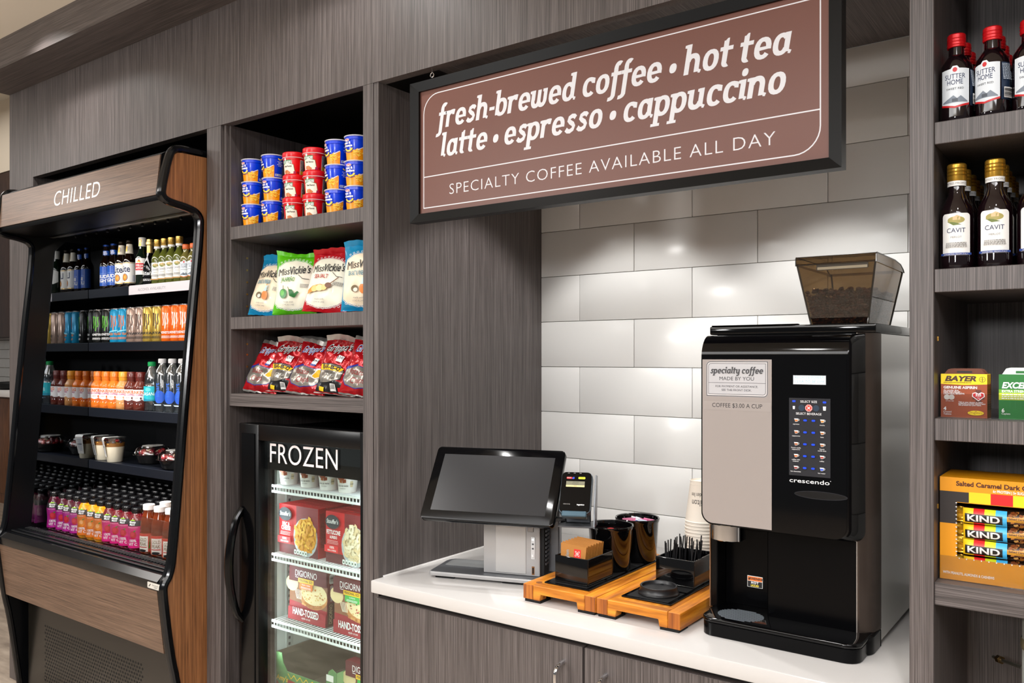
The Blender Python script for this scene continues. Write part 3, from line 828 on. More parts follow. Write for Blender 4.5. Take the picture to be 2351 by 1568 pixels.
# --- third shelf: iced coffees and waters
def coffee(liquid, cap, wave, flav):
    t = thing('iced_coffee_bottle', '-', 'bottle', (0, 0, 0), 0, '-')
    r = .0325
    MB().lathe([(r * .88, 0), (r, .006), (r, .03, M(liquid, .12, coat=.4)), (r * .96, .034), (r * .96, .088), (r, .094), (r * .97, .102), (r * .62, .122), (.019, .127)], M(liquid, .12, coat=.4), n=22).build('body', t)
    MB().lathe([(.0205, .124), (.021, .126), (.0215, .158), (.0195, .162)], M(cap, .3, coat=.3), n=22).lathe([(.0222, .139), (.0228, .141), (.0222, .143)], M(cap, .3, coat=.3), n=22, caps=False).build('cap', t)
    q = r * .97
    it = [('r', -q * 2.6, .032, q * 2.6, .089, M('#e9e6e6', .4)), ('t', "DUNKIN'", 0, .072, .0125, M('#e2641b', .4), {'fit': .062, 'b': .03}), ('t', 'ICED COFFEE', 0, .0635, .0062, M('#b0206e', .4), {'fit': .05, 'b': .03}), ('t', flav, 0, .053, .0045, M(wave, .4)), ('p', [(-q * 2.6, .032), (q * 2.6, .032), (q * 2.6, .04), (.03, .041), (.022, .048), (.012, .043), (.002, .041), (-.02, .046), (-.03, .04), (-q * 2.6, .041)], M(wave, .4)), ('e', .018, .053, .0035, .005, M(wave, .4))]
    MB().decal(cyl(q), it, du=q * .25, w0=.0008).build('paper_label', t)
    return t
d_or = coffee('#e2731f', '#e8781c', '#e0661a', 'original'); d_bg = coffee('#c58a52', '#e79a2a', '#c88f5a', 'french vanilla'); d_mo = coffee('#5a231a', '#5e1d17', '#57211b', 'mocha')
def water(h, r, cap, art_, prof, tint=PET, solid=None):
    t = thing('water_bottle', '-', 'bottle', (0, 0, 0), 0, '-')
    MB().lathe(prof, tint, n=22, caps=True).build('body', t)
    MB().lathe([(.0155, h - .018), (.0162, h - .017), (.0162, h - .003), (.0135, h)], M(cap, .35), n=20).build('cap', t)
    MB().decal(cyl(r), art_, du=r * .25, w0=.0005).build('paper_label', t)
    return t
DAS = M('#1fa7b4', .35)
das = water(.205, .031, '#159b55', [('r', -.031 * 2.4, .045, .031 * 2.4, .105, DAS), ('t', 'DASANI', 0, .068, .013, WHT, {'fit': .055, 'sh': .2}), ('e', .0, .092, .012, .008, M('#5cc6c9', .4)), ('p', [(-.07, .045), (.07, .045), (.07, .056), (.02, .05), (-.03, .058), (-.07, .05)], M('#0f7f9b', .4))],
    [(.022, 0), (.031, .008), (.030, .04), (.031, .045), (.031, .105), (.029, .11), (.031, .118), (.027, .15), (.016, .178), (.0135, .188)])
sma = water(.218, .0305, '#e6e6e8', [('r', -.030 * 2.2, .03, .008, .034, M('#c9dff2', .4)), ('e', .0, .064, .022, .026, M('#1b50b8', .4)), ('t', 'smart', 0, .092, .017, M('#2a5fc0', .4), {'ro': 90, 'al': 'c', 'b': .02}), ('t', 'water', .016, .118, .010, WHT, {'ro': 90}), ('r', -.066, .08, -.04, .125, M('#dfe8f0', .4)), ('r', .045, .05, .066, .12, M('#dfe8f0', .4))],
    [(.024, 0), (.0305, .006), (.0305, .15), (.027, .17), (.0145, .188), (.0132, .2)])
pr = [d_or, d_or, d_or, d_bg, d_mo, d_mo, das, sma, sma, sma]
px_ = [227, 246, 265, 285, 304, 324, 349, 373, 396, 419]
lab = ['orange iced coffee bottle closest to the mirrored wall', 'middle orange iced coffee bottle of three, third chilled shelf', 'orange iced coffee bottle next to the tan iced coffee bottle', 'tan iced coffee bottle with amber cap, third chilled shelf', 'dark brown iced coffee bottle next to the tan iced coffee', 'dark brown iced coffee bottle next to the green capped water', 'clear water bottle with green cap and teal label, third chilled shelf', 'tall white capped water bottle beside the green capped one', 'middle one of three tall white capped water bottles', 'tall white capped water bottle at the right end of third chilled shelf']
shelf_row(pr, [PX(x, 1.876) for x in px_], 1.876, 1.168, 'bottles on the third chilled shelf', lab, [.45] * 6 + [.5, .6, .6, .6])
# --- fourth shelf: yoghurt cups and fruit bowls
t = thing('yogurt_parfait', '-', 'cup', (0, 0, 0), 0, '-')
MB().lathe([(.030, 0, M('#e6ddc6', .35)), (.0315, .002), (.0385, .066, M('#8a5a24', .6)), (.040, .082, clear('cup_plastic', '#fbfbfb', .15, .05)), (.0425, .102)], M('#e6ddc6', .35), n=24).build('cup', t)
gr = MB()
for i in range(46):
    a = random.uniform(0, 2 * pi); q = random.uniform(.012, .039)
    gr.ball((q * cos(a), q * sin(a), random.uniform(.072, .086)), .0035, .003, .003, M(random.choice(['#c98a22', '#d9a33a', '#8a5216', '#e0b552']), .5), 6, 4)
for a in (-1.2, -.4, .5, 2.2): gr.ball((.034 * cos(a), .034 * sin(a), .085), .006, .006, .006, M('#26263a', .4), 8, 6)
for a in (0.1, 3, -2.2): gr.ball((.03 * cos(a), .03 * sin(a), .093), .011, .009, .007, M('#9c1620', .35), 8, 6)
gr.build('granola', t)['kind'] = 'stuff'
MB().lathe([(.0430, .1025), (.0455, .103), (.0455, .105), (.0440, .106), (.0438, .1045)], clear('lid_plastic', '#f6f6f6', .25, .05), n=24).build('lid', t)
lb = MB()
def flag(a, b):                             # paper strip folded from the lid down the side
    if b > .62: return (-.022 + .044 * a, -.045 + (b - .62) / .38 * .06, .1068 + .002 * (b - .62))
    v = b / .62
    return ((-.022 + .044 * a) * (.72 + .28 * v), -.0345 - .0115 * v - .004 * sin(v * pi * .5), .022 + .0848 * v)
lb.patch(flag, 6, 16, PAPER)
def onflag(u, v, w):
    x, y, z = flag(.5 + u / .044, v * .62 / 1)
    return (x, y - .0006 - w, z)
lb.decal(onflag, [('o', rrect(-.015, .12, .015, .86, 0), .0008, M('#5b6a86', .5)), ('r', -.014, .5, .014, .53, INK)] + [('r', -.013, .18 + .06 * i, random.uniform(.004, .013), .2 + .06 * i, M('#8b98b2', .5)) for i in range(11)], dv=.08)
lb.build('paper_label', t, label='folded white nutrition label')
par = t
t = thing('fruit_bowl', '-', 'bowl', (0, 0, 0), 0, '-')
MB().lathe([(.050, 0), (.056, .003), (.068, .036), (.074, .038)], M('#0d0d0e', .25), n=30).build('base', t)
fb = MB()
for i in range(26):
    a = random.uniform(0, 2 * pi); q = .055 * math.sqrt(random.random())
    fb.ball((q * cos(a), q * sin(a), .042 + random.uniform(0, .012)), .013, .011, .010, M(random.choice(['#a31722', '#c33038', '#5d1626', '#d9c6a2', '#8f2230']), .3), 8, 6)
fb.build('fruit', t)['kind'] = 'stuff'
DOME = clear('dome_plastic', '#f4f4f4', .14, .06)
pr_ = [(.076, .038), (.080, .0385), (.080, .041), (.072, .042), (.068, .060), (.060, .068), (.052, .069), (.050, .0745)]
dm = MB().lathe(pr_, DOME, n=30)
for i in range(10):
    a = 2 * pi * i / 10
    dm.tube([(.0725 * cos(a), .0725 * sin(a), .044), (.0685 * cos(a), .0685 * sin(a), .060), (.061 * cos(a), .061 * sin(a), .0685)], .0012, DOME, 5)
dm.build('lid', t)
MB().lathe([(.042, .0747), (.042, .0753)], M('#e8e6e0', .5), n=24).decal(lambda u, v, w: (u, v, .0754 + w), squiggle(-.025, .025, .02, 6, .003, GREY, 8)).build('sticker', t)
bowl = t
par.location = (PX(240, 1.905), 1.905, .9385); par.rotation_euler = (0, 0, -.3); par['label'] = 'yogurt parfait cup with white label nearest the mirrored wall'; par['group'] = 'yogurt parfait cups'
dup(par, (PX(264, 1.892), 1.892, .9385), -.3, 'yogurt parfait cup with granola showing beside the dark gap')
bowl.location = (PX(351, 1.965), 1.965, .9385); bowl['label'] = 'lidded fruit bowl farther back, behind the right fruit bowl'; bowl['group'] = 'lidded fruit bowls'
dup(bowl, (PX(406, 1.925), 1.925, .9385), .4, 'lidded fruit bowl in front, cut by the black edge trim')
b3 = dup(bowl, (PX(349, 1.93) + .02, 1.955, .9385 + .0758), .9, 'lidded fruit bowl stacked on the farther fruit bowl') if False else None
# --- deck: rows of juice bottles
def juice(liq, lab_col, fruit, cap='#0c0c0e', simple=False, flav='BERRY PUNCH'):
    r = .0305
    prof = [(r * .80, 0), (r * .96, .006), (r, .018), (r * .93, .050), (r, .082), (r * .98, .10), (r * .84, .118), (.020, .132), (.0175, .136), (.0175, .139)]
    cap_ = [(.0188, .138), (.0195, .139), (.0195, .154), (.018, .157)]
    lm = M(liq, .1, coat=.5)
    t = thing('juice_bottle', '-', 'bottle', (0, 0, 0), 0, '-')
    if simple:
        MB().lathe(prof, lm, n=14).build('body', t)
        MB().lathe(cap_, M(cap, .3, coat=.3), n=14).build('cap', t)
        return t
    MB().lathe(prof, lm, n=20).build('body', t)
    cp = MB().lathe(cap_, M(cap, .25, coat=.4), n=24)
    for i in range(24):
        a = 2 * pi * i / 24
        cp.box(-.0006, .0006, -.0201, -.0192, .141, .153, M(cap, .25, coat=.4)); vs = cp.bm.verts[:][-8:]
        bmesh.ops.rotate(cp.bm, cent=(0, 0, 0), matrix=Matrix.Rotation(a, 3, 'Z'), verts=vs)
    cp.build('cap', t)
    W = 1.45 * r
    it = [('r', -W * 2, .092, W * 2, .112, M('#26252a', .4)), ('t', 'Minute', 0, .1035, .0075, WHT, {'b': .02, 'fit': .027}), ('t', 'Maid', 0, .095, .0075, WHT, {'b': .02, 'fit': .02}), ('p', [(-.012, .112), (.012, .112), (.006, .116), (-.006, .116)], M('#9ad12a', .4)),
          ('r', -W * 2, .012, W * 2, .092, M(lab_col, .3, coat=.3)), ('t', flav, 0, .086, .0035, WHT), ('e', .003, .06, .013, .014, M(fruit, .35)), ('e', .001, .063, .008, .008, M('#f0b070' if fruit[1] == 'e' else '#d8344a', .35)), ('p', [(.008, .07), (.016, .078), (.006, .076)], M('#3f8f2b', .4)), ('t', '100%', .002, .034, .0095, WHT, {'b': .02}), ('t', 'VIT C', .002, .021, .0095, WHT, {'b': .02})] + bars(.034, .045, .035, .06, PAPER, 8)
    f0 = lambda v: r * (.93 + .07 * abs((v - .05) / .034) ** 1.6) if v < .092 else r * (1.0 if v < .097 else 1.0 - .35 * (v - .097) / .02 * .5)
    def f(u, v, w):
        q = f0(v) + w + .0006; a = u / r
        return (q * sin(a), -q * cos(a), v)
    MB().decal(f, it, du=r * .3, dv=.012, w0=.0003).build('paper_label', t)
    return t
def tea():
    r = .031
    t = thing('tea_bottle', '-', 'bottle', (0, 0, 0), 0, '-')
    MB().lathe([(r * .85, 0), (r, .006), (r, .075), (r * .93, .08), (r * .98, .09), (r * .9, .12), (.0175, .155), (.0165, .16)], M('#6a2708', .08, coat=.5), n=20).build('body', t)
    MB().lathe([(.0195, .158), (.0205, .159), (.0205, .176), (.019, .178)], M('#ece6e2', .4), n=22).build('cap', t)
    it = [('r', -.075, .01, .075, .076, M('#b8432f', .4)), ('r', -.022, .01, .018, .066, M('#e7e2d8', .4)), ('r', -.022, .066, .018, .074, M('#c23a2c', .4)), ('t', 'GOLD', -.002, .048, .012, M('#7a5a22', .4), {'fit': .03}), ('t', 'PEAK', -.002, .032, .012, M('#7a5a22', .4), {'fit': .03}), ('r', -.02, .025, .014, .028, M('#c23a2c', .4)), ('e', -.004, .014, .016, .005, INK), ('p', [(.02, .02), (.034, .03), (.024, .06)], M('#4b7a28', .4)), ('r', .05, .012, .073, .07, M('#c9b9a8', .5))]
    MB().decal(cyl(r), it, du=r * .3, w0=.0005).build('paper_label', t)
    return t
GP = 'juice bottles on the lower deck'
mag = juice('#4a0d22', '#b3208f', '#c02430'); ora = juice('#e39a12', '#e0761a', '#e88a1f', flav='ORANGE'); pnk = juice('#6a0f1c', '#d81f7c', '#c02430', flav='PINEAPPLE PUNCH'); gpk = tea()
mag2 = juice('#34101c', '', '', simple=True); yel2 = juice('#e0b416', '', '', simple=True)
pxs = [126.7, 147, 163, 180, 197, 217, 235, 254, 273, 293, 315, 342, 367, 393]
XS = [PX(x, 1.67) for x in pxs]
kinds = [mag] * 4 + [ora] * 3 + [pnk] * 4 + [gpk] * 3
cn_ = ['magenta juice bottle'] * 4 + ['orange juice bottle'] * 3 + ['pink juice bottle'] * 4 + ['white capped amber tea bottle'] * 3
rel = [0, 1, 2, 3, 0, 1, 2, 0, 1, 2, 3, 0, 1, 2]
cnt = [4] * 4 + [3] * 3 + [4] * 4 + [3] * 3
PLACE = {4: ['leftmost', 'second from left', 'third from left', 'rightmost'], 3: ['leftmost', 'middle', 'rightmost']}
seen = set()
def put(p, loc, rz, label):
    if id(p) in seen: o = dup(p, loc, rz, label)
    else:
        o = p; seen.add(id(p)); o.location = loc; o.rotation_euler = (0, 0, rz); o['label'] = label
    o['group'] = GP
    return o
for i, x in enumerate(XS):
    put(kinds[i], (x, 1.67, ZD), random.uniform(.3, .75), '%s of the %ss in the front row behind the guard' % (PLACE[cnt[i]][rel[i]], cn_[i]))
for k in range(1, 7):
    for i, x in enumerate(XS):
        p = mag2 if i < 11 else (gpk if k == 1 else yel2)
        if k > 4 and i < 11 and (i + k) % 9 == 4: p = yel2
        w = 'white capped amber tea bottle' if p is gpk else 'black capped %s juice bottle' % ('yellow' if p is yel2 else 'dark')
        put(p, (x + random.uniform(-.001, .001), 1.67 + .0655 * k, ZD), random.uniform(0, 6), '%s, %s row back, %s from the mirrored wall' % (w, ORD[k], ORD[i]))
# ------------------------------------------------------------------ upright freezer
FX0, FX1 = -2.318, -1.712
FZ = 1.179
fz = thing('upright_freezer', 'black upright glass-door freezer below the snack shelves', 'freezer', (-2.02, 1.7, 0))
of = (-2.02, 1.7, 0)
LINER = M('#d5dcd6', .4)
cb = MB()
cb.box(FX0 + .006, FX0 + .045, 1.70, 2.30, .05, FZ - .02, BLKS)
cb.box(FX1 - .040, FX1 - .004, 1.70, 2.30, .05, FZ - .02, BLKS)
cb.box(FX0 + .006, FX1 - .004, 2.27, 2.30, .05, FZ - .02, BLKS)
cb.box(FX0 + .045, FX1 - .040, 1.70, 2.27, FZ - .09, FZ - .02, BLKS)
cb.box(FX0 + .045, FX1 - .040, 1.70, 2.27, .05, .26, BLKS)
cb.box(FX0 + .02, FX1 - .02, 1.72, 2.25, 0, .05, BLKM)
cb.build('cabinet', fz, off=of)
li = MB()
li.box(-2.262, -2.25, 1.752, 2.25, .26, FZ - .09, LINER).box(-1.752, -1.745, 1.752, 2.25, .26, FZ - .09, LINER)
li.box(-2.25, -1.752, 2.235, 2.25, .26, FZ - .09, M('#8f9b9e', .4)).box(-2.25, -1.752, 1.752, 2.235, .26, .28, LINER)
for xx, yy in ((-2.2495, 1.80), (-2.2495, 2.18)):
    li.box(xx - .0005, xx + .003, yy - .012, yy + .012, .3, FZ - .1, M('#c3cac6', .35, .3))
    for k in range(38): li.box(xx + .0028, xx + .0035, yy - .004, yy + .004, .31 + .02 * k, .319 + .02 * k, M('#3a4046', .5))
li = li.build('liner', fz, off=of, label='pale inner lining')
lb = MB().box(-2.05, -1.90, 2.231, 2.2349, .80, .93, M('#dfe6e4', .4)).decal(flat(2.2308), [('r', -2.045, .805, -1.905, .875, M('#2f6d46', .5)), ('r', -2.04, .81, -1.98, .87, M('#3c4a58', .5)), ('r', -1.975, .81, -1.91, .87, M('#dbe8df', .5))] + squiggle(-2.04, -1.91, .92, 4, .004, GREY, 11))
lb.build('notice_sheet', fz, off=of, label='printed notice on the rear lining')
door = MB()
DY0, DY1 = 1.645, 1.698
gx0, gx1, gz0, gz1 = -2.205, -1.745, .12, 1.128
door.box(FX0 + .012, gx0, DY0, DY1, .08, FZ, BLKS, .004, 2).box(gx1, FX1 - .006, DY0, DY1, .08, FZ, BLKS, .004, 2)
door.box(gx0 - .002, gx1 + .002, DY0 + .001, DY1, gz1, FZ, BLKS, .003, 2).box(gx0 - .002, gx1 + .002, DY0 + .001, DY1, .08, gz0, BLKS, .003, 2)
door.box(FX0 + .03, gx0 - .015, 1.641, 1.645, .1, FZ - .03, BLK, .0015, 1)
door.box(FX0, FX0 + .0118, 1.655, DY1, .08, FZ - .004, BLKM, .002, 1)
door = door.build('door', fz, off=of)
MB().box(gx0 - .001, gx1 + .001, 1.664, 1.669, gz0 - .001, gz1 + .001, GLASS).build('glass_pane', door, off=of, label='clear glass pane')
MB().box(gx0, gx1, 1.6692, 1.672, 1.036, gz1, M('#070809', .1, coat=.3)).build('top_band', door, off=of, label='dark band behind the top of the glass')
MB().decal(flat(1.6635), [('t', 'FROZEN', (PX(618, 1.66) + PX(773, 1.66)) / 2, 1.060, .0605, M('#e9dedd', .5), {'fit': PX(773, 1.66) - PX(618, 1.66), 'sp': 1.04, 'b': -.002})]).build('lettering', door, off=of, label='white capitals')
hp = []
for i in range(15):
    q = i / 14
    hp.append((FX0 + .034 - .006 * sin(pi * q), 1.643 - .047 * sin(pi * q) ** .6, .545 + .36 * q))
MB().tube(hp, [.011 + .003 * sin(pi * i / 14) for i in range(15)], BLK, 10).build('handle', door, off=of, label='bowed black pull handle')
LEDM = M('#eaf4ff', .4, 0, 6.0)
ls = MB().box(-2.252, -2.240, 1.702, 1.714, .40, 1.05, M('#2a2d33', .3, .5))
ls = ls.build('light_rail', fz, off=of)
for k in range(14): MB().box(-2.248, -2.2385, 1.699, 1.7035, .41 + .047 * k, .43 + .047 * k, LEDM).build('diode', ls, off=of)
lamp('AREA', 'freezer_light', (-2.232, 1.715, .73), 1.0, (.93, .97, 1), .03, .64, (90, 0, -62))
lamp('AREA', 'freezer_light', (-1.765, 1.715, .73), 1.1, (.93, .97, 1), .03, .64, (90, 0, 62))
WIRE = M('#eef2f2', .3)
FSH = [.976, .7535, .537]
for z in FSH:
    w = MB()
    for y, zz in ((1.722, z - .003), (1.722, z - .021)): w.tube([(-2.262, y, zz), (-1.755, y, zz)], .0042, WIRE, 8)
    w.tube([(-2.25, 2.20, z - .008), (-1.755, 2.20, z - .008)], .004, WIRE, 6)
    for i in range(34):
        x = -2.24 + .0148 * i
        w.tube([(x, 1.722, z - .021), (x, 1.721, z - .0035), (x, 2.2, z - .003)], .0022, WIRE, 5)
    w.build('wire_shelf', fz, off=of, label='white wire shelf')
YEL = M('#f3c31c', .4); CREAMW = M('#e9e3d6', .45)
# ice cream cups
t = thing('ice_cream_cup', '-', 'cup', (0, 0, 0), 0, 'ice cream cups in the freezer')
MB().lathe([(.0265, 0), (.0275, .002), (.034, .066), (.035, .068)], M('#efece6', .4), n=24).build('cup', t)
MB().lathe([(.036, .066), (.0365, .067), (.0365, .076), (.033, .078)], M('#d8c7b0', .4), n=24).build('lid', t)
CAR = M('#8e3f1c', .4); CAR2 = M('#b5642f', .4)
it = [('e', -.004, .05, .014, .012, M('#a04a28', .4)), ('p', [(-.012, .046), (.0, .042), (.008, .048), (.004, .058), (-.008, .058)], CAR2), ('p', [(.002, .03), (.012, .032), (.012, .042), (.002, .041)], CAR), ('p', [(-.008, .032), (.0, .03), (.001, .039), (-.007, .041)], CAR2), ('t', 'dulce de leche', .001, .0195, .0055, INK, {'fit': .033}), ('t', 'ice cream', .001, .012, .0032, INK), ('r', .023, .018, .031, .036, M('#d9c8a0', .4)), ('t', '340', .027, .025, .005, INK)]
MB().decal(cyl(.0275, .034, .002, .066), it, du=.007, w0=.0006).build('paper_label', t)
for i, (px, lab_) in enumerate(((664, 'ice cream cup nearest the freezer handle side on the top wire shelf'), (711, 'second ice cream cup from the handle side, top wire shelf'), (755, 'third ice cream cup from the handle side, top wire shelf'), (798, 'ice cream cup nearest the right door frame, top wire shelf'))):
    loc = (PX(px, 1.77), 1.77, FSH[0])
    if i == 0: t.location = loc; t.rotation_euler = (0, 0, .25); t['label'] = lab_
    else: dup(t, loc, .25, lab_)
# frozen meal boxes
def carton(name, label, w, d, h, front, face, side=(), top=None, group=None, cat='box', side_m=None):
    t = thing(name, label, cat, (0, 0, 0), 0, group)
    b = MB().box(-w / 2, w / 2, 0, d, 0, h, front, .0008, 1)
    b.build('carton', t)
    MB().decal(flat(0), face, w0=.0003).build('front_print', t)
    if side: MB().decal(lambda u, v, w_: (w / 2 + w_, u, v), side, w0=.0003).build('side_print', t)
    return t
def pasta(cx, cy, rx, ry, cols, n, seed, s=.011):
    rnd = random.Random(seed); it = []
    for i in range(n):
        a = rnd.uniform(0, 2 * pi); q = math.sqrt(rnd.random())
        x, y = cx + rx * q * cos(a), cy + ry * q * sin(a)
        b = rnd.uniform(0, 2 * pi); m = M(rnd.choice(cols), .6)
        arc = [(x + s * cos(b + k * .75), y + s * sin(b + k * .75)) for k in range(4)]
        it.append(('l', arc, s * .75, m))
    return it
STR = M('#c20d18', .6); STD = M('#5d1a22', .6)
def stouffer(title, sub, cols, seed):
    w, h = .190, .158
    f = [('r', -w / 2, 0, w / 2, h, STR), ('r', -w / 2, 0, w / 2, .03, STD), ('r', -.01, .03, w / 2, h, M('#7a1722', .6)), ('e', .034, .06, .058, .062, M('#b9c4c6', .3)), ('e', .036, .066, .052, .054, M(cols[0], .6))] + pasta(.036, .07, .046, .05, cols, 90, seed) + \
        [('e', -.058, .128, .032, .022, M('#1d2530', .6)), ('t', "Stouffer's", -.058, .123, .013, WHT, {'fit': .052, 'sh': .15, 'b': .01}), ('t', title[0], -.053, .09, .0125, WHT, {'b': .03, 'fit': title[2]}), ('t', title[1], -.053, .077, title[3], WHT, {'b': .03, 'fit': title[4]})] + squiggle(-.08, -.03, .070, 3, .0022, M('#e2a9a9', .6), seed) + \
        [('r', -w / 2 + .003, .034, -.03, .055, M('#e0202a', .6)), ('t', '100%', -.058, .046, .007, WHT, {'b': .02}), ('t', 'REAL CHEESE', -.058, .038, .0045, WHT, {'b': .02})]
    for k in range(5): f.append(('p', rrect(-.01 + .013 * k, .005, .001 + .013 * k, .02, .003), M('#e7ece9', .6))); f.append(('r', -.007 + .013 * k, .009, -.002 + .013 * k, .015, M('#3b5a4a', .6)))
    sd = [('r', .001, .002, .033, h - .002, M('#a3141d', .6))] + squiggle(.008, .026, .14, 22, .0026, M('#5e0c12', .6), 9)
    return f, sd
f, sd = stouffer(('MAC &', 'CHEESE', .036, .0125, .046), '', ['#e2a524', '#eeb83a', '#d99518'], 21)
mac = carton('frozen_meal_box', 'red macaroni meal box, frontmost at left on the middle wire shelf', .190, .034, .158, STR, f, sd, group='frozen meal boxes')
mac.location = (-2.142, 1.752, FSH[1])
f, sd = stouffer(('FETTUCCINE', 'ALFREDO', .062, .008, .034), '', ['#e8d9b4', '#f1e6c8', '#dcc699'], 33)
fet = carton('frozen_meal_box', 'red fettuccine meal box, frontmost at right on the middle wire shelf', .190, .034, .158, STR, f, sd, group='frozen meal boxes')
fet.location = (-1.915, 1.752, FSH[1])
for k in range(1, 4):
    dup(mac, (-2.140, 1.752 + .0355 * k, FSH[1]), 0, 'red macaroni meal box, %s behind the front one on middle shelf' % ORD[k - 1])
    dup(fet, (-1.913, 1.752 + .037 * k, FSH[1] + .001), 0, 'red fettuccine meal box, %s behind the front one on middle shelf' % ORD[k - 1])
# pizza boxes
def pizza_face(w, h, tone, chip, word, seed):
    rnd = random.Random(seed)
    f = [('r', -w / 2, 0, w / 2, h, M('#6e1420', .6)), ('r', -w / 2, .05, w / 2, .125, M('#8a5a3c', .6)), ('p', [(-w / 2, .02), (w / 2, .012), (w / 2, .05), (-w / 2, .06)], M('#9b1c2a', .6)),
         ('e', .025, .085, .068, .04, M('#c98a4c', .6)), ('e', .028, .094, .062, .036, M('#ead7a8', .6)), ('e', -.08, .115, .03, .025, M('#e6cf9d', .6))]
    for i in range(46):
        a = rnd.uniform(0, 2 * pi); q = math.sqrt(rnd.random())
        f.append(('e', .028 + .056 * q * cos(a), .094 + .031 * q * sin(a), rnd.uniform(.0015, .0045), rnd.uniform(.001, .003), M(rnd.choice(tone), .6)))
    for i in range(9): f.append(('e', -.02 + .0105 * i, .058 - .004 * sin(i * .5), .006, .004, M(rnd.choice(['#b8763a', '#d39a58', '#a8652e']), .6)))
    for i in range(5): f.append(('l', [(-.06 + .007 * i, .1), (-.055 + .007 * i, .086), (-.048 + .005 * i, .07)], .0028, M('#efe6cf', .6)))
    f.append(('p', rrect(-w / 2, 0, w / 2, .04, 0), M('#9b1c2a', .6)))
    f += [('r', -w / 2, .125, w / 2, h, M('#5d1420', .6)), ('t', 'DIGIORNO', -.008, .143, .0195, WHT, {'fit': .105}), ('l', [(-.06, .139), (-.045, .1385)], .002, WHT), ('p', rrect(-.045, .124, .03, .138, 0), YEL), ('t', 'PERSONAL SIZE', -.0075, .1275, .0075, INK, {'fit': .066, 'b': .02}), ('r', -.038, .104, .026, .124, M(chip, .6)), ('t', word, -.006, .116, .0045, WHT)] + squiggle(-.03, .02, .111, 2, .0017, WHT, seed) + \
        [('t', 'HAND-TOSSED', -.003, .02, .021, WHT, {'fit': .125, 'b': .03}), ('t', 'style crust', .0, .009, .007, WHT, {'sh': .2})]
    return f
PW, PH, PD = .182, .172, .035
sd = [('r', .002, 0, PD - .002, PH, M('#7b1420', .6)), ('r', .003, .0, PD - .003, .075, M('#54301f', .6)), ('t', 'DIGIORNO', PD / 2 + .004, .04, .012, M('#c9b48a', .6), {'ro': 90, 'fit': .06}), ('t', 'HAND-TOSSED', PD / 2 + .004, .105, .0095, WHT, {'ro': 90, 'fit': .05, 'b': .03}), ('p', rrect(.006, .135, PD - .006, PH - .006, .006), M('#e9ebe8', .6))] + bars(.009, PD - .009, .142, PH - .012, INK, 12, 4, False)
pz1 = carton('frozen_pizza_box', 'cheese pizza box at left on the lower wire shelf', PW, PD, PH, M('#7b1420', .6), pizza_face(PW, PH, ['#c98f3c', '#b5702c', '#dcb768'], '#e07c2a', 'FOUR CHEESE', 5), sd, group='frozen pizza boxes')
pz1.location = (-2.117, 1.768, FSH[2]); pz1.rotation_euler = (R(-2), 0, 0)
pz2 = carton('frozen_pizza_box', 'supreme pizza box with green flash at right on the lower wire shelf', PW, PD, PH, M('#7b1420', .6), pizza_face(PW, PH, ['#b5382c', '#3f8a35', '#c98f3c', '#8e2a20'], '#3fae49', 'SUPREME', 6), sd, group='frozen pizza boxes')
pz2.location = (-1.891, 1.762, FSH[2])
dup(pz2, (-1.85, 1.775, .282), 0, 'supreme pizza box with green flash at the bottom of freezer')
# open green tray carton on the freezer floor
t = thing('tray_carton', 'open green display carton with low front on the freezer floor', 'carton', (-2.09, 1.74, .28))
of = (-2.09, 1.74, .28)
GRN = M('#5f8f58', .45); GRN2 = M('#7fae74', .45); KR = M('#7d7361', .6)
tc = MB()
x0, x1, y0, y1, z0, z1 = -2.245, -1.955, 1.745, 2.10, .28, .425
tc.box(x0, x1, y0, y1, z0, z0 + .002, KR)
tc.prism([(x0, z0), (x1, z0), (x1, z1 - .01), (x1 - .02, z1), (x1 - .035, z1 - .01), (x1 - .05, z1 - .055), (x0 + .055, z1 - .055), (x0 + .035, z1 - .03), (x0 + .028, z1), (x0, z1)], 'y', y0, y0 + .0025, GRN)
tc.box(x0, x0 + .0025, y0 + .003, y1, z0, z1, KR).box(x1 - .0025, x1, y0 + .003, y1, z0, z1 - .01, GRN2).box(x0, x1, y1 - .0025, y1, z0, z1 - .02, KR)
tc.build('carton', t, off=of)
pr_ = [('p', [(x0 + .002, z0 + .002), (x1 - .002, z0 + .002), (x1 - .002, z0 + .05), (x0 + .002, z0 + .07)], M('#a53a34', .45)), ('p', [(x0 + .03 + .03 * cos(q * .52) * 1.0, z0 + .062 + .022 * sin(q * .52)) for q in range(12)], GRN), ('t', "Amy's", x0 + .03, z0 + .056, .016, YEL, {'sh': .2, 'b': .02})]
for k in range(5): pr_.append(('l', [(x0 + .06 + .03 * k, z0 + .085), (x0 + .075 + .03 * k, z0 + .07), (x0 + .09 + .03 * k, z0 + .085)], .003, YEL))
pr_ += [('p', [(x1 - .10, z0 + .03), (x1 - .05, z0 + .03), (x1 - .05, z0 + .075), (x1 - .10, z0 + .075)], YEL), ('r', x1 - .045, z1 - .04, x1 - .012, z1 - .02, PAPER)]
MB().decal(flat(y0), pr_).build('front_print', t, off=of)
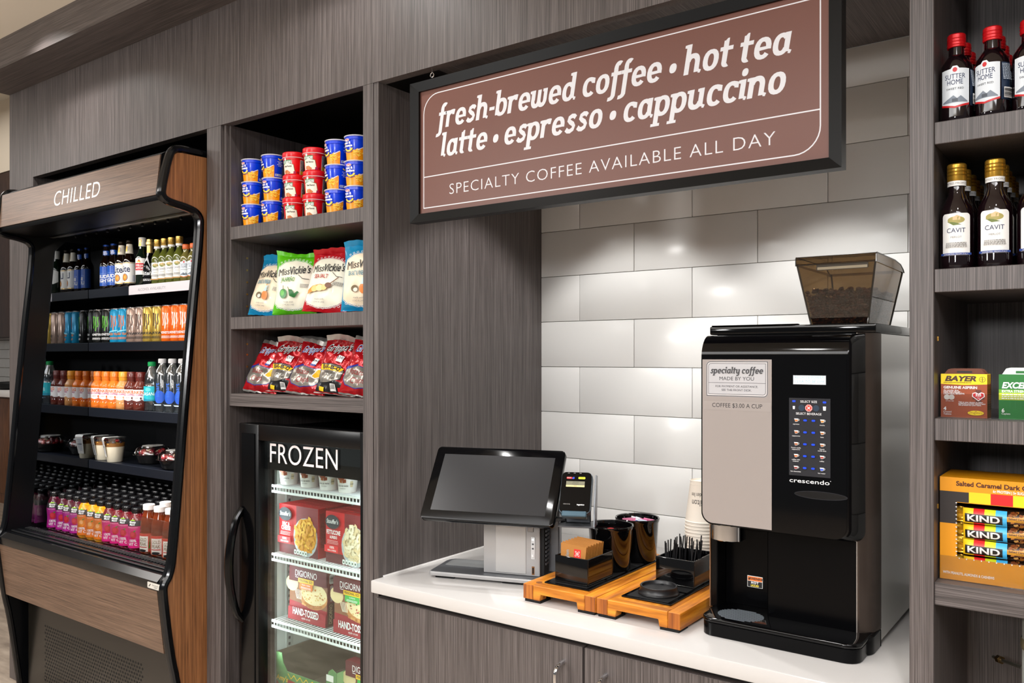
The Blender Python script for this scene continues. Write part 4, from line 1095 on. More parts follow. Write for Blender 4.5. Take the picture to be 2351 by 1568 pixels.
# ------------------------------------------------------------------ snack shelf one: pasta cups
KB = M('#003ad8', .28, coat=.2); KO = M('#ff9d00', .35); KY = M('#ffd22e', .35)
t = thing('macaroni_cup', '-', 'cup', (0, 0, 0), 0, '-')
rb, rt, hh = .0262, .0325, .0655
MB().lathe([(rb - .001, 0), (rb, .002), (rt - .0015, hh - .009), (rt + .0002, hh - .008), (rt, hh)], KB, n=28).build('cup', t)
ld = MB().lathe([(rt + .0005, hh), (rt + .0025, hh + .0012), (rt + .0025, hh + .0028), (rt, hh + .0036)], M('#d8d8dc', .35), n=28)
ld.decal(lambda u, v, w: (u, v, hh + .0037 + w), [('p', [(rt * .98 * cos(2 * pi * q / 24), rt * .98 * sin(2 * pi * q / 24)) for q in range(24)], KB)] + [('e', .02 * cos(a), .02 * sin(a), .006, .004, KY) for a in (.3, 1.6, 3, 4.4, 5.5)])
ld.prism([(-.009, -rt - .012), (.009, -rt - .012), (.012, -rt + .004), (-.012, -rt + .004)], 'z', hh + .001, hh + .002, KB) if False else None
ld.build('lid', t)
def kcup():
    it = [('r', -.034, .001, .028, .026, KO), ('p', [(-.005, .024), (.028, .036), (.028, .024)], KO)]
    it += pasta(.010, .018, .013, .010, ['#f6c934', '#f0b41f', '#ffd95a'], 34, 8, .0028)
    it += [('l', [(.012, .027), (.026, .036)], .002, M('#e6e6ea', .3)), ('e', -.014, .055, .007, .0042, WHT), ('e', -.014, .055, .006, .0034, RED), ('t', 'kraft', -.014, .0535, .0034, WHT, {'fit': .009, 'b': .02}), ('t', 'mac &', -.013, .0445, .0062, WHT, {'b': .04, 'fit': .018}), ('t', 'cheese', -.0115, .0368, .0062, WHT, {'b': .04, 'fit': .023}),
           ('l', [(-.019 + .009 * (1 - cos(q * pi / 6)) , .033 - .0075 * sin(q * pi / 6)) for q in range(7)], .0042, KY), ('l', [(-.021 + .011 * (1 - cos(q * pi / 6)), .030 - .0085 * sin(q * pi / 6)) for q in range(1, 6)], .0018, M('#0a1f7a', .3))]
    it += [('l', [(.037 + .0045 * (1 - cos(q * pi / 5)), .057 - .004 * sin(q * pi / 5)) for q in range(6)], .0026, KY)]
    for i, (s_, w_) in enumerate((('no artificial', .014), ('flavors,', .009), ('preservatives', .015), ('or dyes', .009))): it.append(('t', s_, .042, .046 - .0042 * i, .0028, WHT, {'fit': w_, 'b': .01}))
    it += [('r', .030, .004, .050, .0105, M('#dfe6f2', .4))] + bars(.031, .049, .0048, .0098, M('#1f3a8e', .4), 14, 6)
    it += [('r', .055, .006, .075, .05, M('#cfd4de', .4))]
    return it
cf = cyl(rb + .0004, rt - .0006, .002, hh - .008)
MB().decal(cf, kcup(), du=.006, w0=.0004).build('printed_wrap', t)
mcup = t
mcup.scale = (1.055, 1.055, 1.055)
RC = M('#e00a12', .28, coat=.3)
t = thing('ravioli_cup', '-', 'cup', (0, 0, 0), 0, '-')
rb2, rt2 = .0268, .0312
MB().lathe([(rb2 - .001, 0), (rb2, .002), (rt2 - .001, .044), (rt2, .045), (rt2 + .0004, .052)], RC, n=28).build('cup', t)
MB().lathe([(rt2 + .002, .051), (rt2 + .0025, .052), (rt2 + .0025, .0645), (rt2 + .001, .0665), (rt2 - .004, .0668)], M('#d9141c', .3), n=28).lathe([(rt2 + .0012, .0496), (rt2 + .0028, .05), (rt2 + .0028, .0512), (rt2 + .0012, .0514)], M('#e6d8d8', .35), n=28, caps=False).build('lid', t)
it = [('p', [(-.022, .004), (.012, .004), (.016, .010), (.012, .030), (-.006, .036), (-.022, .034)], M('#4c6b33', .4)), ('p', [(-.021, .003), (.011, .003), (.015, .009), (.011, .029), (-.006, .034), (-.021, .032)], M('#efe6d0', .4)), ('p', [(-.022, .030), (.0, .036), (.006, .033), (.006, .043), (-.022, .043)], M('#2f7d3a', .4)), ('t', 'BOYARDEE', -.008, .0335, .0068, WHT, {'fit': .027, 'b': .03}), ('e', -.012, .045, .003, .004, WHT), ('t', 'Beef Ravioli', -.004, .0225, .0048, INK, {'fit': .022, 'b': .02}), ('p', [(-.016, .005), (-.004, .001), (.004, .006), (-.006, .014), (-.015, .013)], M('#c06a2a', .4)), ('r', .012, .003, .018, .010, M('#a5134a', .4)),
      ('e', .024, .007, .003, .003, M('#8e0c12', .4)), ('r', .030, .002, .050, .044, M('#d9d5cf', .4))] + squiggle(.031, .049, .041, 9, .0018, INK, 15) + [('r', .030, .002, .050, .012, M('#b99a1e', .4))]
MB().decal(cyl(rb2 + .0003, rt2 - .0008, .002, .044), it, du=.006, w0=.0004).build('printed_wrap', t)
rcup = t
rcup.scale = (1.055, 1.055, 1.055)
ZS = 1.8155
cols = [(581, mcup, (.15, .30, .10)), (627, mcup, (.05, .20, -.35)), (675, rcup, (.35, .15, .05)), (722, rcup, (.25, .25, .15)), (774, mcup, (.10, -.40, -.25)), (819, mcup, (.15, .30, .10))]
cname = ['blue macaroni cup, leftmost column on the top snack shelf', 'blue macaroni cup, second column beside the red cups', 'red ravioli cup, left red column beside blue cups', 'red ravioli cup, right red column', 'blue macaroni cup, column right of the red cups', 'blue macaroni cup, rightmost column against the upright panel']
lev = ['bottom of stack', 'middle of stack', 'top of stack']
first = set()
for ci, (px, p, rzs) in enumerate(cols):
    y = 1.694
    x = PX(px, y)
    hgt = (.0693 if p is mcup else .0669) * 1.056
    for k in range(3):
        loc = (x + random.uniform(-.0015, .0015), y + random.uniform(-.001, .001), ZS + hgt * k)
        lb_ = '%s, %s' % (cname[ci], lev[k])
        if id(p) in first: o = dup(p, loc, rzs[k] + .35, lb_)
        else: first.add(id(p)); o = p; o.location = loc; o.rotation_euler = (0, 0, rzs[k] + .35); o['label'] = lb_
        o['group'] = 'stacked pasta cups'
# ------------------------------------------------------------------ snack shelves two and three: bags of chips
def bag(name, label, w, h, d, body, art_, group, seal='#bdbdbd', crease=.35, seed=0, back=None, metal=0, rough=.28):
    rnd = random.Random(seed)
    ph = [rnd.uniform(0, 6) for _ in range(8)]
    bm_ = M(body, rough, metal, coat=.2)
    def thick(a, b):                        # a, b in -1..1
        e = max(0, 1 - abs(a) ** 2.6) ** .7 * max(0, 1 - abs(b) ** 3.0) ** .75
        e *= 1 + crease * .16 * sin(5 * a + 3 * b + ph[0]) + crease * .12 * sin(9 * a - 6 * b + ph[1]) + crease * .10 * sin(4 * a + 13 * b + ph[2])
        k = max(0, abs(b) - .62) / .38      # gathers running in from the seals
        e += k * crease * .16 * sin(14 * a + ph[3]) * (1 - abs(a) ** 2)
        return d / 2 * e
    def front(a, b, s=1):
        ww = w / 2 * (1 - .05 * (1 - b * b) * abs(a))
        y = -s * thick(a, b) + .003 * sin(3 * b + ph[4]) * a
        return (a * ww, y, h / 2 + b * h / 2 + (.006 * sin(2.3 * a + ph[5]) if b > .98 else 0))
    t = thing(name, label, 'bag', (0, 0, 0), 0, group)
    m = MB()
    m.patch(lambda p, q: front(2 * p - 1, 2 * q - 1), 30, 34, bm_)
    m.patch(lambda p, q: front(1 - 2 * p, 2 * q - 1, -1), 30, 34, bm_)
    m.build('pouch', t, ang=60)
    se = MB()
    sm = M(seal, .3, .3 if seal.startswith('#b') or seal.startswith('#9') else 0)
    def crimp(zb, up):
        def f(p, q):
            a = 2 * p - 1
            x, y, z = front(a, 1 if up else -1)
            z += (.014 if up else -.006) * q
            return (x * (1.01 + .03 * q * (1 if up else .3)), y + (.002 * sin(16 * a + ph[6]) + .011 * sin(1.7 * a + ph[7])) * q - (.006 * q if up else 0), z if up else max(z, -.004))
        return f
    se.patch(crimp(h, True), 26, 4, sm).build('seal', t, label='crimped top seal')
    MB().patch(crimp(0, False), 26, 3, sm).build('seal', t, label='crimped bottom seal')
    def f(u, v, w_):
        a = max(-1, min(1, u / (w / 2))); b = max(-1, min(1, (v - h / 2) / (h / 2)))
        x, y, z = front(a, b)
        return (x, y - w_ - .0006, z)
    MB().decal(f, art_, du=w / 36, dv=h / 36, w0=.0004, dw=.00013).build('print', t, ang=60)
    return t
BW, BH = .152, .185
def vick(col, title, tcol, food, cream='#e9e6d2'):
    c = M(cream, .4, coat=.1)
    arch = [(-.066, .03), (-.05, .018), (-.02, .010), (.02, .012), (.05, .022), (.067, .036), (.068, .12), (.06, .145), (.035, .160), (0, .166), (-.035, .160), (-.06, .145), (-.068, .12)]
    it = [('p', arch, c), ('o', [(x * 1.03, .088 + (y - .088) * 1.035) for x, y in arch], .0012, WHT)]
    for q in range(9): it.append(('o', [(-.055 + .0135 * q + .005 * cos(k * 1.05), .010 + .008 * abs(q - 4) / 4 + .004 * sin(k * 1.05)) for k in range(6)], .001, WHT))
    for q in range(9): it.append(('o', [(-.05 + .0125 * q + .004 * cos(k * 1.05), .171 - .010 * (abs(q - 4) / 4) ** 2 + .003 * sin(k * 1.05)) for k in range(6)], .0009, WHT))
    it += [('t', 'Miss', -.034, .118, .022, INK, {'fit': .046, 'sh': .25, 'ro': 6}), ('t', 'Vickie\u2019s', .024, .122, .025, INK, {'fit': .068, 'sh': .25, 'b': .015, 'ro': 6}), ('l', [(.02, .118), (.035, .106), (.055, .105)], .0016, INK), ('t', title, -.018, .098, .0125, M(tcol, .4), {'fit': .066 if len(title) > 8 else .052, 'b': .015})]
    it += squiggle(.03, .062, .088, 4, .0018, GREY, 3) + [('t', 'made with', -.01, .030, .0055, GREY, {'sh': .3}), ('t', 'LOVE & CARE', -.01, .022, .0045, GREY)]
    return it + food
SEA = [('e', -.022, .058, .012, .010, M('#6b5a3c', .4)), ('e', -.02, .055, .007, .006, M('#d8d3c4', .4)), ('e', .006, .058, .013, .015, M('#d9803a', .4)), ('p', [(-.001, .07), (.013, .07), (.010, .09), (.003, .09)], M('#b9cfd2', .4)), ('o', [(.014 + .006 * cos(q), .082 + .008 * sin(q)) for q in range(6)], .0012, M('#8fb2ba', .4)), ('r', .004, .09, .009, .096, M('#c08a45', .4))]
JAL = [('e', -.028, .058, .013, .015, M('#1f7a2c', .35)), ('e', -.031, .06, .007, .009, M('#5bb040', .35)), ('p', [(-.01, .072), (-.004, .05), (.012, .045), (.028, .062), (.022, .066), (.012, .058), (.004, .07)], M('#176326', .35)), ('l', [(-.028, .07), (-.03, .084)], .0022, M('#7a6a2a', .4)), ('l', [(-.008, .07), (-.014, .08)], .0022, M('#7a6a2a', .4))]
SPO = [('p', [(-.055, .045), (-.02, .058), (.012, .062), (.016, .07), (-.01, .078), (-.04, .072), (-.055, .058)], M('#c58a3a', .4)), ('e', -.03, .063, .012, .010, M('#e6c07a', .4)), ('e', -.012, .066, .012, .010, M('#efd095', .4)), ('e', .004, .068, .010, .009, M('#e6c07a', .4)), ('e', .018, .075, .012, .008, M('#6b4226', .4)), ('l', [(.024, .08), (.046, .103)], .003, M('#6b4226', .4))]
g2 = 'kettle chip bags on the middle snack shelf'
vb = bag('chip_bag', 'cream and blue chip bag at the left of the middle snack shelf', BW, BH, .056, '#1482ad', vick('', 'SEA SALT & VINEGAR', '#137a96', SEA, '#ead9bd'), g2, seal='#1482ad', seed=1)
vg = bag('chip_bag', 'cream and bright green chip bag, second on the middle snack shelf', BW, BH, .056, '#55b512', vick('', 'JALAPE\u00d1O', '#3f8428', JAL), g2, seal='#55b512', seed=2)
vr = bag('chip_bag', 'cream and red chip bag tilted in front of another red bag', BW, BH, .056, '#b3121f', vick('', 'SEA SALT', '#a5202a', SPO), g2, seal='#b3121f', seed=3)
ZB = 1.5275
def lean(o, px, y, rz, back, roll, z=ZB):
    o.location = (PX(px, y), y, z)
    o.rotation_mode = 'ZXY' if False else 'XYZ'
    o.rotation_euler = (Matrix.Rotation(R(rz), 3, 'Z') @ Matrix.Rotation(R(-back), 3, 'X') @ Matrix.Rotation(R(roll), 3, 'Y')).to_euler()
lean(vb, 609, 1.70, 10, 16, 6)
lean(vg, 676, 1.700, 22, 8, 1)
lean(vr, 744, 1.690, 18, 14, 5)
o = dup(vr, (0, 0, 0), 0, 'cream and red chip bag behind the tilted red one'); lean(o, 783, 1.745, 12, 12, 6)
o = dup(vb, (0, 0, 0), 0, 'cream and blue chip bag at the right end, cut by the upright panel'); lean(o, 838, 1.690, 22, 6, 1, ZB); 
o = dup(vb, (0, 0, 0), 0, 'blue chip bag standing in the second row behind green bag'); lean(o, 655, 1.80, 10, 8, 0)
o = dup(vg, (0, 0, 0), 0, 'green chip bag standing in the second row behind red bag'); lean(o, 738, 1.80, 10, 8, 0)
def grip(kind):
    ch = M('#98938a', .28, .6)
    if kind == 'plain':
        it = [('p', [(-.066, .04), (-.05, .020), (-.01, .012), (.03, .020), (.055, .040), (.06, .06), (.03, .075), (-.03, .080), (-.066, .07)], ch), ('o', [(-.066, .04), (-.05, .020), (-.01, .012), (.03, .020), (.055, .040), (.06, .06), (.03, .075), (-.03, .080), (-.066, .07)], .002, M('#1d2f8a', .3)), ('p', [(-.066, .068), (-.02, .076), (-.015, .084), (-.066, .077)], M('#1d2f8a', .3)), ('t', 'Potato', -.018, .052, .017, M('#8c1a20', .4), {'fit': .055, 'sh': .2, 'ro': -4}), ('t', 'Chips', -.008, .028, .017, M('#8c1a20', .4), {'fit': .048, 'sh': .2, 'ro': 4}),
              ('p', [(.02, .045), (.032, .042), (.044, .05), (.05, .068), (.042, .078), (.03, .076), (.026, .062)], WHT), ('p', [(.024, .048), (.032, .045), (.042, .052), (.047, .066), (.041, .074), (.032, .072), (.028, .06)], YEL),
              ('p', [(.006, .085), (.022, .085), (.026, .108), (.012, .110)], WHT), ('t', '240', .0165, .098, .008, INK, {'b': .02}), ('p', [(.004, .083), (.022, .083), (.022, .088), (.005, .089)], M('#1d2f8a', .3))]
        c1, c2 = M('#1d2f8a', .3), WHT
    else:
        it = [('p', [(-.066, .002), (.066, .002), (.066, .018), (.03, .03), (-.03, .045), (-.066, .055)], M('#141416', .3)), ('p', [(-.066, .05), (-.05, .026), (-.01, .03), (.02, .04), (.03, .066), (.01, .085), (-.066, .088)], ch), ('o', [(-.066, .05), (-.05, .026), (-.01, .03), (.02, .04), (.03, .066), (.01, .085), (-.066, .088)], .002, M('#141416', .3)), ('p', [(-.066, .07), (.018, .062), (.026, .074), (-.066, .086)], YEL), ('t', 'BAR-B-Q', -.02, .069, .011, INK, {'fit': .07, 'ro': -6, 'b': .04}), ('t', 'FLAVORED', -.02, .056, .006, INK, {'ro': -5}), ('t', 'POTATO', -.015, .047, .006, INK, {'ro': -5}), ('t', 'CHIPS', -.008, .039, .006, INK, {'ro': -5}),
              ('p', [(-.012, .006), (.01, .006), (.008, .024), (-.012, .026)], PAPER)] + squiggle(-.010, .007, .022, 4, .0016, INK, 3) + [('r', .016, .006, .045, .016, RC), ('p', [(-.05, .004), (-.035, .002), (-.034, .014), (-.05, .016)], YEL), ('p', [(-.006, .095), (.012, .093), (.018, .112), (.002, .115)], WHT), ('t', '210', .006, .103, .008, INK, {'b': .02})]
        c1, c2 = INK, WHT
    for dx, dz, m_ in ((0, 0, c2), (.0012, -.0006, c1)):
        w0 = .078 if kind == 'plain' else .088
        it += [('t', "Grippo's", -.004 + dx * 0, .128 + dz, .024 if m_ is c2 else .0235, m_, {'fit': w0, 'sh': .5, 'b': .04 if m_ is c2 else .005, 'ro': 8})]
    return it
g3 = 'red chip bags on the lower snack shelf'
GW, GH = .140, .165
gp = bag('chip_bag', 'shiny red potato chip bag at the left end of lower snack shelf', GW, GH, .058, '#b0101a', grip('plain'), g3, seal='#b4b0aa', crease=.8, seed=11, metal=.35, rough=.22)
gq = bag('chip_bag', 'shiny red barbecue chip bag, second from left on lower snack shelf', GW, GH, .056, '#b0101a', grip('bbq'), g3, seal='#b4b0aa', crease=.8, seed=12, metal=.35, rough=.22)
ZG = 1.280
lean(gp, 595, 1.69, 14, 26, 7, ZG)
lean(gq, 654, 1.715, 20, 18, 5, ZG)
o = dup(gp, (0, 0, 0), 0, 'shiny red potato chip bag, middle of the lower snack shelf'); lean(o, 700, 1.69, 20, 24, 7, ZG)
o = dup(gq, (0, 0, 0), 0, 'shiny red barbecue chip bag, second from right on lower snack shelf'); lean(o, 768, 1.70, 20, 18, 6, ZG)
o = dup(gp, (0, 0, 0), 0, 'shiny red potato chip bag cut by the upright panel at right'); lean(o, 826, 1.69, 22, 22, 8, ZG)
o = dup(gq, (0, 0, 0), 0, 'shiny red chip bag mostly hidden in the second row, lower shelf'); lean(o, 712, 1.80, 25, 14, -4, ZG)
# ------------------------------------------------------------------ till on the counter
ZC = .785
pos = thing('point_of_sale_terminal', 'silver till with tilted black touchscreen on the white counter', 'till', (-1.33, 1.808, ZC), R(18))
SIL = M('#b0afaf', .32, .45); SIL2 = M('#6f7276', .35, .6); SILD = M('#55585c', .4, .5)
bp = MB().prism(rrect(-.232, -.032, .10, .125, [.012, .004, .004, .03]), 'z', .007, .0185, SIL, .003, 2)
bp.build('base_plate', pos)
MB().prism(rrect(-.228, -.029, .098, .122, [.01, .004, .004, .028]), 'z', .0186, .0192, SIL2).prism(rrect(-.215, .045, -.095, .118, [.006, .006, .006, .02]), 'z', .0193, .0197, M('#8b8d8d', .45, .3)).build('base_cover', pos, label='darker grey base cover')
for x, y in ((-.215, -.02), (-.02, -.02), (-.2, .1), (.08, .1)): MB().box(x, x + .055, y, y + .012, 0, .007, BLKM).build('foot', pos)
bd = MB().box(-.081, .079, 0, .055, .0198, .205, SIL, .002, 2)
bd = bd.build('printer_housing', pos)
MB().box(-.046, .041, -.0015, .001, .024, .172, M('#bdbcbb', .3, .35), .0012, 1).box(-.035, .031, -.0018, .001, .163, .169, BLKM, .0008, 1).build('paper_door', bd, label='printer paper door')
MB().box(.045, .062, -.0022, .001, .138, .157, M('#9a9a9c', .2, .7), .001, 1).build('latch', bd)
bt = MB().box(.054, .066, -.0014, .001, .065, .125, M('#d3d3d3', .35, .2), .002, 2)
for k, (m_, z) in enumerate(((M('#ffffff', .4, 0, 1.2), .116), (SILD, .104), (SILD, .092))): bt.box(.0575, .0625, -.002, 0, z, z + .004, m_)
bt.box(.0565, .0635, -.0028, 0, .071, .078, M('#e3e3e3', .3), .001, 1)
bt.build('button_strip', bd)
MB().box(.057, .064, -.0012, .001, .024, .046, M('#8b5a2a', .35, .4)).box(.0585, .0625, -.0014, .001, .027, .043, BLKM).build('usb_port', bd)
MB().box(.0792, .092, .004, .045, .022, .215, BLKM, .002, 1).box(.0795, .120, .046, .075, .022, .22, SIL2, .003, 1).build('rear_column', pos)
vt = MB()
for k in range(15): vt.box(.0922, .0945, .008, .042, .05 + .011 * k, .056 + .011 * k, SILD)
vt.build('vent', pos)
# screen: local plane, tilted back
sc = MB()
W, Hh = .372, .222
sc.prism(rrect(-W / 2, 0, W / 2, Hh, .012), 'y', 0, .018, BLK, .0025, 2)
sc.prism(rrect(-.09, .03, .09, .17, .01), 'y', .018, .05, BLKM, .006, 2)
scr = sc.build('screen', pos, (-.045, -.092, .176), (R(-36.5), 0, 0))
MB().decal(flat(0), [('r', -W / 2 + .026, .026, W / 2 - .026, Hh - .024, M('#17171a', .3, spec=.4))], w0=.0004).build('display', scr, label='dark display glass')
MB().box(-.06, .02, .01, .05, .19, .26, BLKM, .01, 2).build('screen_mount', pos)
# card reader held beside the screen
rd = thing('card_reader', 'small black card reader on a grey bracket beside the till screen', 'card reader', tuple(P(1322, 1128, 1.83)), R(24))
LCDM = M('#c9b980', .4, 0, .25)
rm = Matrix.Rotation(R(-33), 4, 'X')
b_ = MB().prism(rrect(-.037, -.056, .037, .050, .012), 'y', 0, .022, M('#4e5a63', .3, .3), .003, 2).box(-.029, .029, -.004, .012, -.064, -.05, M('#3f5866', .3, .3), .002, 1)
b_.xf(rm).build('body', rd)
fp_ = MB().prism(rrect(-.0355, -.0545, .0355, .0485, .011), 'y', -.0022, -.0001, BLK, .0008, 1).xf(rm).build('face_plate', rd)
it = [('p', rrect(-.024, .0305, -.010, .0355, .002), RED), ('p', [(-.0115, .0305), (-.0052, .0305), (-.0052, .0355), (-.009, .0355)], M('#1a3fb0', .4)), ('p', rrect(.004, .0305, .0205, .036, .002), M('#d8e02a', .4)), ('t', 'STOP', -.018, .032, .0026, WHT), ('t', 'START', .0122, .0322, .0026, INK), ('r', -.024, .010, .020, .0245, M('#6f6d58', .4, 0, .1)), ('r', -.024, .010, .020, .0145, LCDM), ('t', 'APPLAUSE', -.002, .0205, .0022, INK), ('t', 'Presented by', -.002, .0165, .002, INK), ('t', 'VISA', -.002, .0113, .0024, INK), ('t', 'VERIFONE', -.019, -.035, .0025, GREY), ('t', 'ingenico', .014, -.036, .0036, WHT, {'b': .02})]
it += [('r', x, .0445, x + .005, .0455, GREY) for x in (-.022, -.008, .006)]
MB().decal(lambda u, v, w: tuple(rm @ Vector((u, -.0022 - w, v))), it).build('print', fp_)
br = MB().box(-.044, .044, .0, .062, -.086, -.082, SIL2, .001, 1).prism([(.0, -.086), (.052, -.086), (.066, .028), (.040, .034), (.010, -.03)], 'x', .041, .044, SIL2).box(-.03, .03, .04, .052, -.082, .0, SILD, .002, 1)
br.box(-.030, .026, -.0008, .0, -.0852, -.0828, M('#d8cdbb', .5)) if False else None
br.decal(flat(.0395), [('p', rrect(-.022, -.072, .022, -.058, .002), M('#d8cdbb', .5))] + squiggle(-.018, .018, -.062, 2, .002, GREY, 2))
br.build('bracket', rd, label='grey metal bracket')
rd.scale = (1.1, 1.1, 1.1)
MB().box(-.15, -.03, .045, .06, -.082, -.072, SILD, .002, 1).build('arm', rd, label='arm joining the bracket to the till')
# ------------------------------------------------------------------ wooden trays
def tray(name, label, x0, x1, mat0, mat1, seams):
    of = ((x0 + x1) / 2, 1.685, ZC)
    t = thing(name, label, 'tray', of)
    y0, y1, z0, z1 = 1.685, 2.165, ZC + .0065, ZC + .0435
    ew = .030
    for a, b in ((x0, x0 + ew), (x1 - ew, x1)):
        s_ = MB().box(a, b, y0 + .0015, y1, z0, z1, PINE, .0018, 2).build('side_rail', t, off=of)
        MB().box(a + .001, b - .001, y0 + .0002, y0 + .0014, z0 + .001, z1 - .001, PINEE, .0004, 1).build('end_grain', s_, off=of, label='darker end grain block')
    wx = x1 - x0
    for ya, yb in ((y0, y0 + .030), (y1 - .030, y1)):
        MB().prism([(x0 + ew, z0), (x0 + wx * .24, z0), (x0 + wx * .25, z0 + .016), (x1 - wx * .25, z0 + .016), (x1 - wx * .24, z0), (x1 - ew, z0), (x1 - ew, z1), (x0 + ew, z1)], 'y', ya, yb, PINEX, .0015, 1).build('end_rail', t, off=of)
    MB().box(x0 + ew, x1 - ew, y0 + .03, y1 - .03, z0 + .014, z1 - .0004, PINE).build('board', t, off=of)
    for a in (x0 + .004, x1 - .05):
        for b in (y0 + .003, y1 - .05): MB().box(a, a + .046, b, b + .046, ZC, z0, BLKM).build('foot', t, off=of)
    m = MB().box(*mat0, z1, z1 + .0035, BLK, .001, 1)
    for k in range(4):
        a = mat0[2] + (mat0[3] - mat0[2]) * k / 4
        m.box(mat0[0] + .01, mat0[1] - .01, a + .008, a + (mat0[3] - mat0[2]) / 4 - .004, z1 + .0035, z1 + .0042, BLKM, .0006, 1)
    m.build('mat', t, off=of, label='glossy black inset mat')
    if seams: MB().lathe([(.008, 0), (.008, .0004)], M('#7a4412', .5), (x0 + .028, y0 + .03, z1), 14).build('wood_plug', t, off=of)
    return z1 + .0042
ZT = tray('serving_tray', 'oiled pine tray with canisters and sleeves, beside the till', -1.2046, -.9965, (-1.163, -1.034, 1.718, 2.13), None, True)
tray('serving_tray', 'oiled pine tray with lid and stirrer box, beside the coffee machine', -.9945, -.782, (-.9505, -.824, 1.726, 2.13), None, False)
CER = M('#050506', .07, coat=.25)
def caddy(x0, x1, y0, y1, h, label):
    of = ((x0 + x1) / 2, (y0 + y1) / 2, ZT)
    m = MB()
    w = .004
    m.box(x0, x1, y0, y1, ZT, ZT + .004, CER, .001, 1)
    m.box(x0, x1, y0, y0 + w, ZT + .003, ZT + h, CER, .0012, 2).box(x0, x1, y1 - w, y1, ZT + .003, ZT + h, CER, .0012, 2)
    m.box(x0, x0 + w, y0 + w, y1 - w, ZT + .003, ZT + h - .0004, CER, .001, 1).box(x1 - w, x1, y0 + w, y1 - w, ZT + .003, ZT + h - .0004, CER, .001, 1)
    return tag(m.build('caddy_box', None, of, off=of), label, 'box')
caddy(-1.143, -1.049, 1.736, 1.862, .066, 'square black box holding brown cup sleeves')
caddy(-.934, -.833, 1.872, 2.0, .066, 'square black box holding black stirrers')
# cup sleeves
KRM = M('#a36b28', .6); KRD = M('#7a4a1a', .7)
t = thing('cup_sleeve', '-', 'cup sleeve', (0, 0, 0), 0, 'folded cup sleeves in the black box')
pts = [(-.033, 0), (.033, 0), (.037, .088), (-.037, .091)]
MB().prism(pts, 'y', 0, .0022, KRM).prism([(-.032, 0), (.032, 0), (.036, .0875), (-.036, .09)], 'y', .0026, .0048, KRM).prism([(-.032, 0), (.032, 0), (.036, .086), (-.036, .0885)], 'y', .0022, .0026, KRD).build('sleeve', t)
FL = M('#d4261c', .5)
it = [('r', .002, .058, .022, .080, FL)]
for a in (45, 135, 225, 315): it.append(('o', [(.012 + (.0045 + .0042 * cos(q * .785)) * cos(R(a)) - .0022 * sin(q * .785) * sin(R(a)), .069 + (.0045 + .0042 * cos(q * .785)) * sin(R(a)) + .0022 * sin(q * .785) * cos(R(a))) for q in range(8)], .0007, PAPER))
it += [('t', 'Garden', -.012, .056, .010, M('#8d8f8c', .5), {'ro': 90, 'fit': .04, 'b': .02})]
MB().decal(flat(0), it).build('print', t)
for k in range(13):
    loc = (-1.097, 1.7405 + .0068 * k, ZT + .0045 + .0022 * (k % 2))
    lb_ = 'brown cup sleeve with red flower mark, frontmost in the black box' if k == 0 else 'brown cup sleeve, %s behind the frontmost one in the box' % ORD[k - 1]
    if k == 0: t.location = loc; t['label'] = lb_; t.rotation_euler = (R(-6), 0, 0)
    else: dup(t, loc, 0, lb_, (R(-6), 0, 0))
# canisters
CP = [(.049, 0), (.052, .004), (.058, .104), (.0605, .108), (.0615, .114), (.060, .1165), (.0565, .115), (.0545, .104), (.0495, .012), (.0, .011)]
for (x, y, lab) in ((-1.0955, 1.932, 'glossy black canister in front, with red and white creamers'), (-1.085, 2.062, 'glossy black canister behind, full of pink and white sweetener packets')):
    m = MB().lathe(CP, CER, n=40, caps=False)
    m.lathe([(.0005, 0), (.049, 0)], CER, n=40, caps=False)
    tag(m.build('canister', None, (x, y, ZT)), lab, 'canister')
rnd = random.Random(4)
t = thing('sweetener_packet', '-', 'packet', (0, 0, 0), 0, 'sweetener packets in the rear canister')
for k, (colr, nm) in enumerate((('#d77fa0', 'pink'), ('#e9ebef', 'white'), ('#d77fa0', 'pink'), ('#cfdcea', 'pale blue'), ('#e9ebef', 'white'), ('#c85f8e', 'deep pink'), ('#cfdcea', 'pale blue'), ('#d77fa0', 'pink'))):
    a = rnd.uniform(0, 6.3)
    q = thing('sweetener_packet', '%s sweetener packet standing in the rear black canister, %s from left' % (nm, ORD[k]), 'packet', (-1.085 - .024 + .0068 * k, 2.062 + rnd.uniform(-.014, .014), ZT + .064), 0, 'sweetener packets in the rear canister', (R(rnd.uniform(-20, -4)), R(rnd.uniform(-16, 16)), R(rnd.uniform(-10, 45))))
    MB().prism(rrect(-.017, -.02, .017, .048, .001), 'y', -.0016, .0016, M(colr, .5), .0008, 1).build('sachet', q)
    MB().decal(flat(-.0016), [('r', -.017, .036, -.002, .040, M('#2b3f9a', .5)), ('r', -.012, .02, .012, .024, M('#5c76b8', .5)), ('r', -.012, .012, .008, .015, M('#5c76b8', .5))] + squiggle(-.013, .013, .006, 3, .0022, M('#7088b8', .5), k)).build('print', q)
bpy.data.objects.remove(t)
for k in range(6):
    a = k * 1.05
    m = MB().lathe([(.011, 0), (.013, .006), (.0155, .024), (.0165, .026)], WHITE, n=14).lathe([(.0168, .0262), (.0168, .0270)], M('#c8141b', .4), n=14)
    ca = thing('creamer_pod', 'creamer pod with red lid, %s round the front black canister' % ORD[k], 'creamer', (-1.0955 + .030 * cos(a), 1.932 + .030 * sin(a), ZT + .062 + .003 * (k % 3)), 0, 'creamer pods in the front canister', (R(20 * (k % 3 - 1)), R(14), 0))
    m.build('pod', ca)
